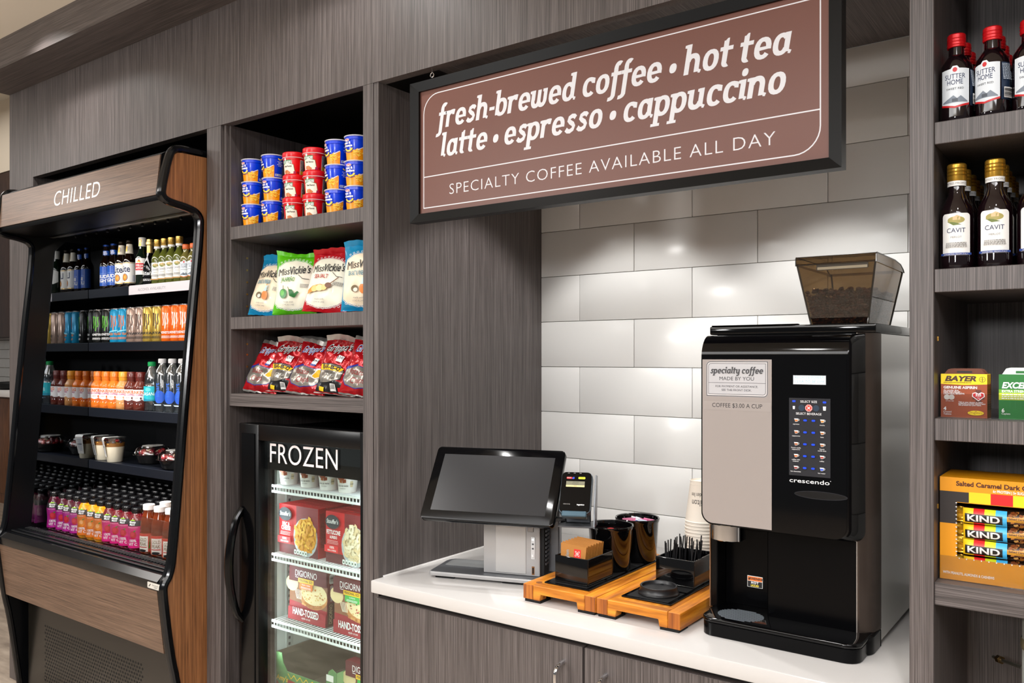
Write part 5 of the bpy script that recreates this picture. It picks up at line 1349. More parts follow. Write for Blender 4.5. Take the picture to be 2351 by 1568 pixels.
# stirrers
STK = M('#151517', .35)
for k in range(34):
    x = -.884 + rnd.uniform(-.034, .036); y = 1.936 + rnd.uniform(-.045, .045)
    m = MB().tube([(0, 0, 0), (rnd.uniform(-.010, .010), rnd.uniform(-.010, .014), .088 + rnd.uniform(0, .016))], .0017, STK, 6)
    tag(m.build('stirrer', None, (x, y, ZT + .0045)), 'thin black stirrer standing among others in the square black box', 'stirrer', 'black stirrers in the square box')
# lid
LD = [(.0475, 0), (.0485, .0015), (.0480, .004), (.0465, .005), (.0450, .007), (.0435, .0165), (.0438, .0185), (.0425, .0195), (.0395, .0185), (.0375, .0125), (.004, .0118)]
m = MB().lathe(LD, M('#121214', .38), n=40).lathe([(.002, 0), (.002, .0002)], BLK, (.022, .012, .0119), 8).lathe([(.004, 0), (.004, .0003)], BLK, (-.006, .031, .0135), 8)
tag(m.build('cup_cover', None, (-.887, 1.793, ZT)), 'black plastic cup lid lying on the mat of the right tray', 'lid')
# stack of upturned paper cups
PCM = M('#e6ddd0', .55)
t = thing('paper_cup', '-', 'cup', (0, 0, 0), 0, 'upturned paper cups in a stack')
m = MB().lathe([(.0445, .001), (.0455, .0015), (.0458, .003), (.0450, .0046), (.0440, .005), (.0315, .106), (.0325, .110), (.0305, .1105), (.0295, .106), (.0, .1055)], PCM, n=32, caps=False)
m.lathe([(.0443, .0012), (.0312, .1045)], PCM, n=32, caps=False)
m.build('cup', t)
cf = cyl(.0435, .0316, .006, .105)
MB().decal(cf, [('t', 'Hilton', 0, .062, .016, M('#2a2522', .5), {'ro': 180, 'fit': .044, 'b': .0}), ('t', 'Garden Inn', 0, .080, .011, M('#2a2522', .5), {'ro': 180, 'fit': .052})], du=.008, w0=.0004).build('print', t)
CUPX, CUPY = -.900, 2.075
for k in range(15):
    loc = (CUPX + .0006 * sin(k), CUPY, ZT + .0088 * k)
    lb_ = 'topmost upturned paper cup of the stack beside the coffee machine' if k == 14 else 'upturned paper cup, %s from the bottom of the stack' % ORD[k]
    if k == 0: t.location = loc; t.rotation_euler = (0, 0, .15); t['label'] = lb_
    else: dup(t, loc, .15 + .03 * sin(k * 2), lb_)
# ------------------------------------------------------------------ coffee machine
MX0, MX1 = -.7615, -.407
cm = thing('coffee_machine', 'black and silver bean-to-cup coffee machine on the counter', 'coffee machine', (-.585, 1.86, ZC))
of = (-.585, 1.86, ZC)
MBK = M('#030304', .07, spec=.35); MBK2 = M('#050506', .2, spec=.2); MBK3 = M('#040405', .22, spec=.12); PLATE = M('#a09792', .38, .3); BRNZ = M('#4a403a', .25, .7); LITE = M('#c9c2bb', .25, .7)
# base with rounded drip tray
bs = MB().prism(rrect(MX0 + .012, 1.713, -.418, 1.85, [.03, .03, .005, .005]), 'z', ZC, ZC + .029, MBK2, .0015, 1)
bs.prism(rrect(MX0 + .010, 1.711, -.416, 1.85, [.032, .032, .005, .005]), 'z', ZC + .0295, ZC + .040, MBK, .004, 3)
bs.prism(rrect(MX0 + .004, 1.775, MX1 - .002, 1.861, [.012, .03, .002, .002]), 'z', ZC, ZC + .038, MBK2, .002, 1)
bs = bs.build('base', cm, off=of)
gr = MB()
cx, cy = -.676, 1.766
for i in range(13):
    y = -.036 + .006 * i
    hw = math.sqrt(max(0, 1 - (y / .04) ** 2)) * .050
    gr.box(cx - hw, cx + hw, cy + y - .001, cy + y + .001, ZC + .040, ZC + .0412, M('#8a929a', .3, .7))
gr.build('drip_grille', bs, off=of, label='round drip grille with metal slats')
# body
bz0, bz1 = ZC + .038, 1.441
by = MB().box(MX0 + .006, MX1 - .002, 1.862, 2.33, ZC + .012, bz1, STEEL, .001, 1)
by.build('cabinet', cm, off=of, label='brushed steel cabinet sides')
fr = MB().box(-.628, -.441, 1.797, 1.862, bz0, 1.06, MBK3, .002, 1)                      # right of the outlet bay
fr.box(MX0 + .002, MX0 + .018, 1.800, 1.862, bz0, 1.44, MBK2, .002, 1)
fr.box(MX0 + .018, -.628, 1.85, 1.862, bz0, 1.06, MBK3, .001, 1)
fr.box(MX0 + .018, -.441, 1.80, 1.862, 1.06, 1.441, MBK2)
fr = fr.build('front_housing', cm, off=of)
pl = MB().prism([(-.441, 1.797), (-.437, 1.797), (-.425, 1.806), (-.414, 1.825), (-.4085, 1.861), (-.441, 1.861)], 'z', bz0, 1.441, BRNZ)
pl.box(-.4425, -.4405, 1.7955, 1.80, bz0, 1.441, LITE, .0006, 1)
pl.build('corner_pillar', cm, off=of, label='bronze rounded corner pillar')
pl = MB().box(MX0 + .0005, MX0 + .0018, 1.797, 1.862, bz0, 1.44, M('#b58a6a', .3, .6))
pl.build('edge_strip', cm, off=of, label='copper coloured edge strip')
MB().box(MX0 - .001, MX1 + .002, 1.800, 2.33, 1.4415, 1.4605, MBK, .003, 2).box(MX0 + .003, MX0 + .2, 1.801, 1.81, 1.4605, 1.463, MBK, .001, 1).build('top_cover', cm, off=of)
# outlet
nz = MB()
pts = [(-.712 + .035 * cos(a), 1.775 - .024 * sin(a)) for a in [pi - pi * i / 16 for i in range(17)]] + [(-.677, 1.80), (-.747, 1.80)]
nz.prism(pts, 'z', .985, 1.020, CHROME, .0012, 1)
nz.build('outlet', cm, off=of, label='chrome coffee outlet')
wx0, wx1 = -.7165, -.6775
zz = PZ(1734, 1336, 1.849)
wl = MB().box(PX(1716, 1.849), PX(1751, 1.849), 1.8485, 1.85, zz - .013, zz + .0125, PAPER, .0003, 1)
xa, xb = PX(1717, 1.849), PX(1750, 1.849)
wl.decal(flat(1.8484), [('r', xa, zz + .0018, xb, zz + .0115, M('#e8762a', .5)), ('r', xa, zz - .012, xb, zz + .001, INK), ('t', 'WARNING', (xa + xb) / 2 + .003, zz + .0045, .005, INK, {'b': .03}), ('p', [(xa + .001, zz + .0035), (xa + .006, zz + .0035), (xa + .0035, zz + .0095)], INK), ('t', 'HOT', (xa + xb) / 2, zz - .0045, .0048, WHT, {'b': .04, 'sp': 1.3}), ('t', 'LIQUID', (xa + xb) / 2, zz - .0105, .004, M('#e9d24a', .5), {'b': .04})])
wl.build('warning_label', cm, off=of, label='orange and black warning label')
# door: profile in (y, z) from the bottom edge up, curving back at the top
DX0, DX1 = -.763, -.449
zb, zf = 1.0195, 1.388
prof = [(1.755, zb), (1.755, zf)] + [(1.755 + .042 * (1 - cos(a)), zf + .052 * sin(a)) for a in [pi / 2 * i / 10 for i in range(1, 11)]]
cum = [0]
for i in range(1, len(prof)): cum.append(cum[-1] + math.hypot(prof[i][0] - prof[i - 1][0], prof[i][1] - prof[i - 1][1]))
SL = cum[-1]
def dsurf(u, v, w):
    v = max(0, min(SL, v))
    i = max(k for k in range(len(cum) - 1) if cum[k] <= v + 1e-9)
    q = (v - cum[i]) / (cum[i + 1] - cum[i])
    (ya, za), (yb, zb_) = prof[i], prof[i + 1]
    L = math.hypot(yb - ya, zb_ - za)
    ny, nz_ = -(zb_ - za) / L, (yb - ya) / L
    return (u, ya + (yb - ya) * q + ny * w, za + (zb_ - za) * q + nz_ * w)
oc = rrect(DX0, 0, DX1, SL, [.026, .026, 0, 0], 8)
# split the straight sides so that they follow the curve
out = []
for i, (a, b) in enumerate(oc):
    out.append((a, b))
    c2 = oc[(i + 1) % len(oc)]
    if abs(a - c2[0]) < 1e-9 and abs(b - c2[1]) > .1:
        ks = cum[1:-1] if c2[1] > b else cum[1:-1][::-1]
        for k in ks: out.append((a, k))
dr = MB()
dr.decal(dsurf, [('p', out, MBK)], dv=.0065, w0=0)
n = len(out)
cxm = (DX0 + DX1) / 2
V = [dsurf(a, b, 0) for a, b in out]
B = []
for (a, b), v in zip(out, V):
    x, y, z = v
    right = a > cxm
    B.append((x + (.024 if right else -.0005), max(y, 1.755) + .042 if z < zf else 1.797, z - (.010 if b < .03 else 0)))
mid = [(v[0] + (.009 if a > cxm else -.0003), v[1] + .004, v[2] - (.002 if b < .03 else 0)) for (a, b), v in zip(out, V)]
dr.add(V + mid + B, [(i, n + i, n + (i + 1) % n, (i + 1) % n) for i in range(n)] + [(n + i, 2 * n + i, 2 * n + (i + 1) % n, n + (i + 1) % n) for i in range(n)], MBK)
door = dr.build('door', cm, off=of, ang=50)
PXB = PX(1772, 1.755)
cv = .3 * SL
hz = zf - zb
MB().decal(dsurf, [('p', rrect(DX0 + .003, .003, PXB, hz - .002, [.024, 0, 0, 0], 8), PLATE)], w0=.0008).build('silver_panel', door, off=of, label='brushed silver left panel')
MB().decal(dsurf, [('p', rrect(PXB + .0012, .003, DX1 - .002, hz - .002, [0, .024, 0, 0], 8), M('#040405', .06, spec=.35)), ('p', [(PXB + .002 + .0, .004), (PXB + .03, .004)] + [(PXB + .03, .005), (PXB + .002, .005)], MBK)], w0=.0006).build('black_panel', door, off=of, label='glossy black control panel')
def dz(px, py): return PX(px, 1.755), PZ(px, py, 1.755) - zb
def dflat(u, v, w): return (u, 1.755 - w, zb + v)
# price notice
x0, _ = dz(1622, 0); x1, _ = dz(1764, 0)
z1 = dz(1690, 829)[1]; z0 = dz(1690, 911)[1]
ink = M('#3b3a3d', .5); pal = M('#b9b8ba', .35)
mid_ = (x0 + x1) / 2
it = [('p', rrect(x0, z0, x1, z1, [0, .010, 0, .010]), M('#c6c3c3', .35)), ('o', rrect(x0 + .0005, z0 + .0005, x1 - .0005, z1 - .0005, [0, .0095, 0, .0095]), .0016, ink), ('p', rrect(x0 + .005, z0 + .005, x1 - .005, z1 - .005, [0, .006, 0, .006]), pal), ('o', rrect(x0 + .005, z0 + .005, x1 - .005, z1 - .005, [0, .006, 0, .006]), .0009, ink),
      ('r', x0 + .005, z0 + .030, x1 - .005, z0 + .0308, ink), ('t', 'MADE BY YOU', mid_, z0 + .036, .0078, ink, {'fit': .078}), ('t', 'FOR PAYMENT OR ASSISTANCE,', mid_, z0 + .0205, .0044, ink, {'fit': .096}), ('t', 'SEE THE FRONT DESK.', mid_, z0 + .0125, .0044, ink, {'fit': .068})]
nt_ = MB().decal(dflat, it, w0=.0012)
slab_line(nt_, 'specialty coffee', x0 + .010, x1 - .009, z0 + .051, .0095, lambda u, v, w: (u, 1.755 - .0022 - w, zb + v), ink)
nt_.build('notice', door, off=of, label='small framed notice with slanted lettering')
xc, zc_ = dz(1692, 936)
MB().decal(dflat, [('r', x0 - .006, zc_ - .006, PXB - .001, zc_ + .013, M('#a79e99', .34, .3)), ('t', 'COFFEE $3.00 A CUP', xc, zc_, .0092, INK, {'fit': .113})], w0=.0012).build('price_label', door, off=of, label='clear strip with the cup price')
# display and keypad
xa, za = dz(1822, 862); xb, zb2 = dz(1896, 883)
MB().decal(dflat, [('r', xa - .001, zb2 - .001, xb + .001, za + .001, M('#6d6d70', .3, .6)), ('r', xa, zb2, xb, za, M('#dff3f8', .3, 0, .55)), ('t', 'RECYCLE POWER', (xa + xb) / 2, zb2 + .0115, .0055, M('#7fa2ab', .4), {'fit': .06}), ('t', 'CLEA TO BE OFF', (xa + xb) / 2, zb2 + .003, .0055, M('#7fa2ab', .4), {'fit': .06})], w0=.0012).build('display', door, off=of, label='small lit two-line display')
ka, kz1 = dz(1812, 913); kb, _ = dz(1907, 0); kz0 = dz(1812, 1090)[1]
kw, kh = kb - ka, kz1 - kz0
def K(a, b): return ka + kw * a, kz1 - kh * b
BL = M('#0f3fe0', .35, 0, .35)
it = [('r', ka, kz0, kb, kz1, M('#303033', .12))]
def T(s_, a, b, h_, fit=None): it.append(('t', s_, *K(a, b), h_, WHT, {'fit': fit} if fit else {}))
T('SELECT SIZE', .48, .058, .0045, .034); T('SELECT BEVERAGE', .48, .213, .0045, .052)
for a, b in ((.12, .042), (.86, .047)): x, z = K(a, b); it.append(('p', rrect(x - .0035, z - .002, x + .0035, z + .002, .0015), BL))
for a, s_ in ((.12, .0032), (.86, .0042)): x, z = K(a, .125); it.append(('p', [(x - s_ * .6, z - s_), (x + s_ * .6, z - s_), (x + s_ * .75, z + s_), (x - s_ * .75, z + s_)], WHT))
for a in (.31, .66): x, z = K(a, .125); it.append(('e', x, z, .0065, .0065, M('#2a3a4a', .3)))
x, z = K(.485, .125)
it += [('p', [(x + .0078 * cos(R(22.5 + 45 * q)), z + .0078 * sin(R(22.5 + 45 * q))) for q in range(8)], M('#e5331f', .35, 0, .25)), ('o', [(x + .0072 * cos(R(22.5 + 45 * q)), z + .0072 * sin(R(22.5 + 45 * q))) for q in range(8)], .0008, WHT), ('l', [(x - .003, z - .003), (x + .003, z + .003)], .0013, WHT), ('l', [(x - .003, z + .003), (x + .003, z - .003)], .0013, WHT)]
rows = [('espresso', 'mocha', '#c8742a', '#c8842a'), ('cappuccino', 'latte', '#b5652a', '#b0703a'), ('french vanilla|cappuccino', 'french|vanilla latte', '#a8561f', '#a5602c'), ('coffee with|creamer', 'coffee', '#c8692a', '#a8362a'), ('hot chocolate', 'hot water', '#8e2f2a', '#1f4fe0')]
for r_i, (l_, r2, c1, c2) in enumerate(rows):
    b = .285 + .152 * r_i
    for a, nm, c_ in ((.18, l_, c1), (.81, r2, c2)):
        x, z = K(a, b)
        it += [('p', [(x - .0042, z + .0032), (x + .0042, z + .0032), (x + .003, z - .003), (x - .002, z - .0036)], WHT), ('o', [(x + .005 + .0018 * cos(q), z + .0005 + .0022 * sin(q)) for q in range(6)], .0006, WHT), ('p', [(x - .0034, z + .001), (x + .0036, z + .001), (x + .0026, z - .0024), (x - .0017, z - .003)], M(c_, .4))]
        for q, w_ in enumerate(nm.split('|')): it.append(('t', w_, x, z - .0095 - .0034 * q, .0026, WHT, {'b': .0}))
    for a in (.40, .60): x, z = K(a, b); it.append(('p', rrect(x - .0036, z - .002, x + .0036, z + .002, .0018), BL))
MB().decal(dflat, it, w0=.0012).build('keypad', door, off=of, label='beverage keypad with blue buttons')
xa = dz(1813, 0)[0]; xb = dz(1905, 0)[0]; zz = dz(1860, 1110)[1]
MB().decal(dflat, [('t', 'crescendo', (xa + xb) / 2, zz, .0085, WHT, {'fit': xb - xa, 'b': .005}), ('e', xb + .002, zz + .008, .0008, .0008, WHT)], w0=.0012).build('lettering', door, off=of, label='white lowercase lettering')
xa, xb = dz(1824, 0)[0], dz(1947, 0)[0]; zz = dz(1886, 1138)[1]
xm, hw = (xa + xb) / 2, (xb - xa) / 2
el = [(xm + hw * cos(2 * pi * q / 40), zz + .0085 * sin(2 * pi * q / 40)) for q in range(40)]
MB().decal(dflat, [('p', el, M('#030304', .3)), ('o', el, .0012, M('#2a2a2d', .1))], w0=.0012).build('grip_slot', door, off=of, label='oval finger slot')
# bean hopper
hp = thing('bean_hopper', 'smoky clear hopper of coffee beans on top of the coffee machine', 'hopper', (-.49, 1.95, 1.4605))
of = (-.49, 1.95, 1.4605)
SMK = clear('smoked_plastic', '#a08c6e', .08, .03)
SMKE = M('#2a241d', .15)
def frustum(mb, b0, b1, z0, z1, m, cap=True):
    (xa, xb, ya, yb), (xc, xd, yc, yd) = b0, b1
    V = [(xa, ya, z0), (xb, ya, z0), (xb, yb, z0), (xa, yb, z0), (xc, yc, z1), (xd, yc, z1), (xd, yd, z1), (xc, yd, z1)]
    vs, fs = mb.add(V, [(0, 1, 5, 4), (1, 2, 6, 5), (2, 3, 7, 6), (3, 0, 4, 7)] + ([(0, 3, 2, 1)] if cap else []), m)
HB0, HB1 = (-.549, -.432, 1.848, 2.05), (-.5715, -.411, 1.822, 2.085)
tk = MB(); frustum(tk, HB0, HB1, 1.4608, 1.592, SMK)
for (i, j, k, l) in ((0, 2, 0, 2), (1, 2, 1, 2), (0, 3, 0, 3), (1, 3, 1, 3)):
    tk.tube([(HB0[i], HB0[j], 1.462), (HB1[k], HB1[l], 1.592)], .0022, SMKE, 6)
tk.build('tank', hp, off=of, label='smoky clear tank')
ldp = MB()
V0 = (HB1[0] - .002, HB1[1] + .002, HB1[2] - .002, HB1[3] + .002)
pts = [(1.820, 1.588), (1.820, 1.604), (1.824, 1.607), (1.99, 1.607), (2.05, 1.602), (2.08, 1.592), (2.087, 1.586)]
n_ = len(pts)
ldp.add([(V0[0], y, z) for y, z in pts] + [(V0[1], y, z) for y, z in pts], [(i, i + 1, n_ + i + 1, n_ + i) for i in range(n_ - 1)] + [tuple(range(n_))[::-1], tuple(range(n_, 2 * n_))], SMK)
for x in (V0[0], V0[1]): ldp.tube([(x, y, z) for y, z in pts], .0012, SMKE, 6)
ldp.tube([(V0[0], 1.820, 1.589), (V0[1], 1.820, 1.589)], .001, SMKE, 6).tube([(V0[0], 1.820, 1.606), (V0[1], 1.820, 1.606)], .0012, SMKE, 6)
ldp.build('lid', hp, off=of, label='smoky clear lid')
MB().decal(flat(1.8215), [('p', rrect(-.53, 1.576, -.425, 1.590, .002), M('#3b342a', .2)), ('p', rrect(-.528, 1.5775, -.427, 1.583, .001), M('#8b7f68', .25))]).build('grip', hp, off=of)
bn = MB()
rnd = random.Random(12)
cols = [M('#4a2410', .3, coat=.3), M('#351707', .3, coat=.3), M('#5c2f14', .3, coat=.3)]
def bean(x, y, z):
    r_ = Matrix.Rotation(rnd.uniform(0, 6), 3, 'Z') @ Matrix.Rotation(rnd.uniform(0, 6), 3, 'X')
    bn.ball((x, y, z), .0062, .0046, .0038, rnd.choice(cols), 7, 5, r_)
zt_ = lambda x: 1.528 + .010 * (x + .549) / .12
for k in range(14):
    z = 1.466 + .0052 * k
    q = (z - 1.4608) / .131
    xa, xb = HB0[0] + (HB1[0] - HB0[0]) * q + .006, HB0[1] + (HB1[1] - HB0[1]) * q - .006
    ya, yb = HB0[2] + (HB1[2] - HB0[2]) * q + .006, HB0[3] + (HB1[3] - HB0[3]) * q - .006
    if z > 1.526:
        for i in range(120): bean(rnd.uniform(xa, xb), rnd.uniform(ya, yb), z + rnd.uniform(-.003, .004))
    else:
        for i in range(15): bean(xa + (xb - xa) * (i + rnd.uniform(.1, .9)) / 15, ya + rnd.uniform(0, .004), z + rnd.uniform(-.002, .002))
        for i in range(20): bean(xb - rnd.uniform(0, .004), ya + (yb - ya) * (i + rnd.uniform(.1, .9)) / 20, z + rnd.uniform(-.002, .002))
        for i in range(12): bean(xa + rnd.uniform(0, .004), ya + (yb - ya) * i / 12, z)
frustum(bn, (HB0[0] + .012, HB0[1] - .012, HB0[2] + .012, HB0[3] - .012), (HB0[0] + .004, HB0[1] - .004, HB0[2] + .004, HB0[3] - .004), 1.463, 1.525, cols[1])
b_ = bn.build('coffee_beans', None, of, off=of)
b_['kind'] = 'stuff'; tag(b_, 'dark roasted coffee beans filling the smoky hopper', 'coffee beans')
# ------------------------------------------------------------------ right-hand shelves: wine
REDW = M('#12060a', .06, coat=.5)
RCAP = M('#c8141c', .3, .3)
SP2 = [(.024, 0), (.0262, .004), (.0265, .010), (.0265, .092), (.025, .104), (.0165, .117), (.0128, .122), (.0125, .136)]
sut = bottle('wine_bottle', '-', 'bottle', '-', SP2, REDW, ([(.0140, .136), (.0150, .137), (.0150, .158), (.0135, .160)], RCAP), [], .0265, cap_name='screw_cap', n=28)
S = 1.13
def scl(it_, k):
    out = []
    for e in it_:
        e = list(e)
        if e[0] == 'r': e[1:5] = [v * k for v in e[1:5]]
        elif e[0] == 'e': e[1:5] = [v * k for v in e[1:5]]
        elif e[0] == 'p': e[1] = [(a * k, b * k) for a, b in e[1]]
        elif e[0] == 'o': e[1] = [(a * k, b * k) for a, b in e[1]]; e[2] *= k
        elif e[0] == 'l': e[1] = [(a * k, b * k) for a, b in e[1]]; e[2] *= k
        elif e[0] == 't':
            e[2] *= k; e[3] *= k; e[4] *= k
            if len(e) > 6 and 'fit' in e[6]: e[6] = dict(e[6], fit=e[6]['fit'] * k)
        out.append(tuple(e))
    return out
MB().decal(cyl(.0265), scl(sutter_art(RED, 'SWEET RED'), S) + [('r', .0255, .028, .045, .092, M('#22324a', .4))] + squiggle(.027, .044, .089, 11, .0014, M('#b9c4d2', .5), 7) + [('r', .028, .030, .044, .048, PAPER)] + bars(.0285, .0435, .031, .047, INK, 12, 5, False), du=.006, w0=.0004).build('paper_label', sut)
for q in (.139, .1445, .150): MB().lathe([(.0151, q), (.0156, q + .001), (.0151, q + .002)], RCAP, n=24, caps=False).build('cap_ring', sut)
CP2 = [(.0245, 0), (.0268, .005), (.0270, .012), (.0270, .092), (.0255, .108), (.0165, .127), (.0128, .137), (.0125, .15)]
cav = bottle('wine_bottle', '-', 'bottle', '-', CP2, REDW, ([(.0152, .157), (.0157, .158), (.0157, .186), (.0142, .188)], M('#c89a3a', .28, .8)), scl(cavit_art(INKB, M('#22418c', .5)), 1.06) + [('t', 'IMPORTED FROM ITALY', 0, .0242, .0022, WHT, {'fit': .036})], .0270, cap_name='screw_cap', n=28)
MB().lathe([(.0150, .148), (.0151, .157)], PAPER, n=28, caps=False).decal(cyl(.0151), [('t', 'IMPORTED FROM ITALY', 0, .151, .0032, GREY, {'fit': .06})], du=.004, w0=.0005).build('neck_label', cav)
for q in (.166, .172, .178): MB().lathe([(.0158, q), (.0163, q + .0012), (.0158, q + .0024)], M('#a87e2a', .3, .8), n=24, caps=False).build('cap_ring', cav)
def wines(p, zs, x0, y0, pitch, dp, nx, ny, adj, grp, rz):
    one = False
    for k in range(ny):
        for i in range(nx):
            loc = (x0 + pitch * i + (random.uniform(-.001, .001) if k else 0), y0 + dp * k, zs)
            w = ['nearest the upright panel', 'second from the upright panel', 'third from the upright panel', 'fourth from the upright panel'][i]
            lb_ = '%s, %s, %s' % (adj, w, 'front row' if k == 0 else '%s row back' % ORD[k])
            r_ = rz[i] if k == 0 else random.uniform(-.6, .6)
            if not one: one = True; o = p; o.location = loc; o.rotation_euler = (0, 0, r_); o['label'] = lb_
            else: o = dup(p, loc, r_, lb_)
            o['group'] = grp
wines(sut, 1.8055, -.2405, 1.668, .0560, .0575, 4, 4, 'red capped wine bottle on top right shelf', 'red capped wine bottles on the top right shelf', [.05, -.35, .0, .1])
wines(cav, 1.5465, -.2400, 1.668, .0595, .0590, 4, 5, 'gold capped wine bottle on second right shelf', 'gold capped wine bottles on the second right shelf', [.1, .08, .1, .1])
# medicine boxes
bw, bh, bd_ = .073, .0775, .010
YB_ = M('#f4d500', .4); BRB = M('#97400f', .4)
f = [('r', -bw / 2, 0, bw / 2, bh, BRB), ('p', [(-bw / 2, bh), (bw / 2, bh), (bw / 2, bh - .018), (0, bh - .0195), (-bw / 2, bh - .018)], YB_), ('t', 'BAYER', -.005, bh - .0125, .0085, M('#43200e', .4), {'fit': .05, 'sh': .25, 'b': .05}), ('e', .029, bh - .0095, .005, .005, M('#43200e', .4)), ('e', .029, bh - .0095, .0043, .0043, YB_), ('t', 'BAYER', .029, bh - .0103, .0016, INK), ('r', .0285, bh - .0135, .0295, bh - .0055, M('#43200e', .4)), ('t', 'ASPIRIN (NSAID) PAIN RELIEVER/FEVER REDUCER', -.010, bh - .0163, .002, M('#43200e', .4), {'fit': .044}),
     ('t', 'GENUINE ASPIRIN', -.032, bh - .0262, .0044, WHT, {'al': 'l', 'fit': .053, 'b': .03}), ('t', 'the wonder drug', -.032, bh - .0303, .0024, WHT, {'al': 'l', 'b': .02}), ('t', 'SAFE PAIN RELIEF -', -.032, bh - .0335, .0024, WHT, {'al': 'l', 'b': .02}), ('t', 'LIFESAVING BENEFITS', -.032, bh - .0365, .0024, WHT, {'al': 'l', 'b': .02}),
     ('r', .014, .033, .032, .042, M('#5e2410', .4)), ('r', .0185, .028, .0275, .0495, M('#5e2410', .4)), ('p', [(.023, .030), (.033, .038), (.032, .044), (.027, .0455), (.023, .043), (.019, .0455), (.014, .044), (.013, .038)], WHT), ('p', [(.023, .0315), (.0315, .0385), (.031, .0432), (.027, .0442), (.023, .0415), (.019, .0442), (.015, .0432), (.0145, .0385)], RED), ('t', '325', .023, .0385, .0042, WHT, {'b': .04}), ('t', 'mg', .023, .0347, .0025, WHT),
     ('e', -.0265, .036, .0047, .0047, M('#d9d2cc', .4)), ('e', -.019, .036, .0047, .0047, M('#cfc8c2', .4)), ('t', 'ACTUAL SIZE', -.022, .0285, .0015, WHT), ('t', '4', -.032, .0125, .0062, WHT, {'al': 'l', 'b': .03}), ('t', 'Coated', -.032, .0085, .003, WHT, {'al': 'l'}), ('t', 'Tablets', -.032, .0045, .003, WHT, {'al': 'l'}),
     ('t', 'Talk to your doctor or other', -.008, .0265, .0022, WHT, {'al': 'l', 'b': .02}), ('t', 'healthcare provider before using', -.008, .0240, .0022, WHT, {'al': 'l', 'b': .02}), ('t', 'this product for your heart.', -.008, .0215, .0022, WHT, {'al': 'l', 'b': .02}), ('e', .019, .009, .0125, .0042, YB_), ('t', 'DrugStore', .019, .0075, .0042, M('#8a4a0e', .4), {'fit': .021}), ('t', 'Lil', .019, .0115, .002, M('#8a4a0e', .4))]
g = 'medicine boxes on the third right shelf'
sdb = [('r', .001, .001, bd_ - .001, bh - .022, M('#a58316', .4))] + squiggle(.002, bd_ - .002, bh - .028, 9, .0022, INK, 4)
ba = carton('medicine_box', 'brown and yellow aspirin box, frontmost, on the third right shelf', bw, bd_, bh, BRB, f, sdb, group=g)
MB().prism([(-bw / 2 + .004, bh), (bw / 2 - .004, bh), (bw / 2 - .01, bh + .008), (bw / 2 - .016, bh + .0095), (-bw / 2 + .016, bh + .0095), (-bw / 2 + .01, bh + .008)], 'y', bd_ - .0008, bd_, M('#6b3418', .5)).box(-.012, .012, bd_ - .0010, bd_ - .0009, bh + .002, bh + .005, INK).build('hang_tab', ba)
ba.location = (-.2285, 1.664, 1.2835)
for k in range(1, 4): dup(ba, (-.2285 + .0004 * k, 1.664 + .0105 * k, 1.2835), 0, 'brown and yellow aspirin box, %s behind the frontmost one' % ORD[k - 1])
EG = M('#05701f', .35)
f = [('r', -bw / 2, 0, bw / 2, bh, EG), ('t', 'EXCEDRIN', -.032, bh - .0235, .0098, WHT, {'al': 'l', 'fit': .062, 'sh': .25, 'b': .04}), ('r', -bw / 2, bh - .032, bw / 2, bh - .026, M('#6fae1f', .4)), ('t', 'EXTRA STRENGTH', -.032, bh - .031, .0042, WHT, {'al': 'l', 'fit': .045, 'b': .03}), ('r', -bw / 2, bh - .044, bw / 2, bh - .032, M('#c6d62a', .4))] + squiggle(-.032, .03, bh - .0345, 3, .0018, WHT, 5) + [('t', '6', -.032, .0125, .0062, WHT, {'al': 'l', 'b': .03}), ('t', 'Caplets', -.032, .0085, .003, WHT, {'al': 'l'})] + [('r', -.02 + .008 * k, .02, -.0195 + .008 * k, .032, M('#1a7a40', .4)) for k in range(6)]
ex = carton('medicine_box', 'dark green pain relief box beside the aspirin on third right shelf', bw, bd_, bh, EG, f, [('r', .001, .001, bd_ - .001, bh - .002, M('#0a4521', .4))], group=g)
MB().prism([(-bw / 2 + .004, bh), (bw / 2 - .004, bh), (bw / 2 - .01, bh + .010), (bw / 2 - .016, bh + .0115), (-bw / 2 + .016, bh + .0115), (-bw / 2 + .01, bh + .010)], 'y', bd_ - .0008, bd_, M('#dfe6e2', .5)).box(-.012, .012, bd_ - .0010, bd_ - .0009, bh + .002, bh + .006, EG).build('hang_tab', ex)
ex.location = (-.1375, 1.660, 1.2835)
for k in range(1, 3): dup(ex, (-.1375, 1.660 + .0105 * k, 1.2835), 0, 'dark green pain relief box, %s behind the frontmost one' % ORD[k - 1])
def lipguard(z, label): tag(MB().box(XR0 + .001, .3, 1.6545, 1.6560, z, z + .043, ACRYL).box(XR0 + .001, .3, 1.6535, 1.69, z, z + .0008, ACRYL).build('shelf_guard'), label, 'guard')
lipguard(1.2831, 'clear acrylic lip in front of the medicine boxes')
lipguard(.9941, 'clear acrylic lip in front of the snack bar box')
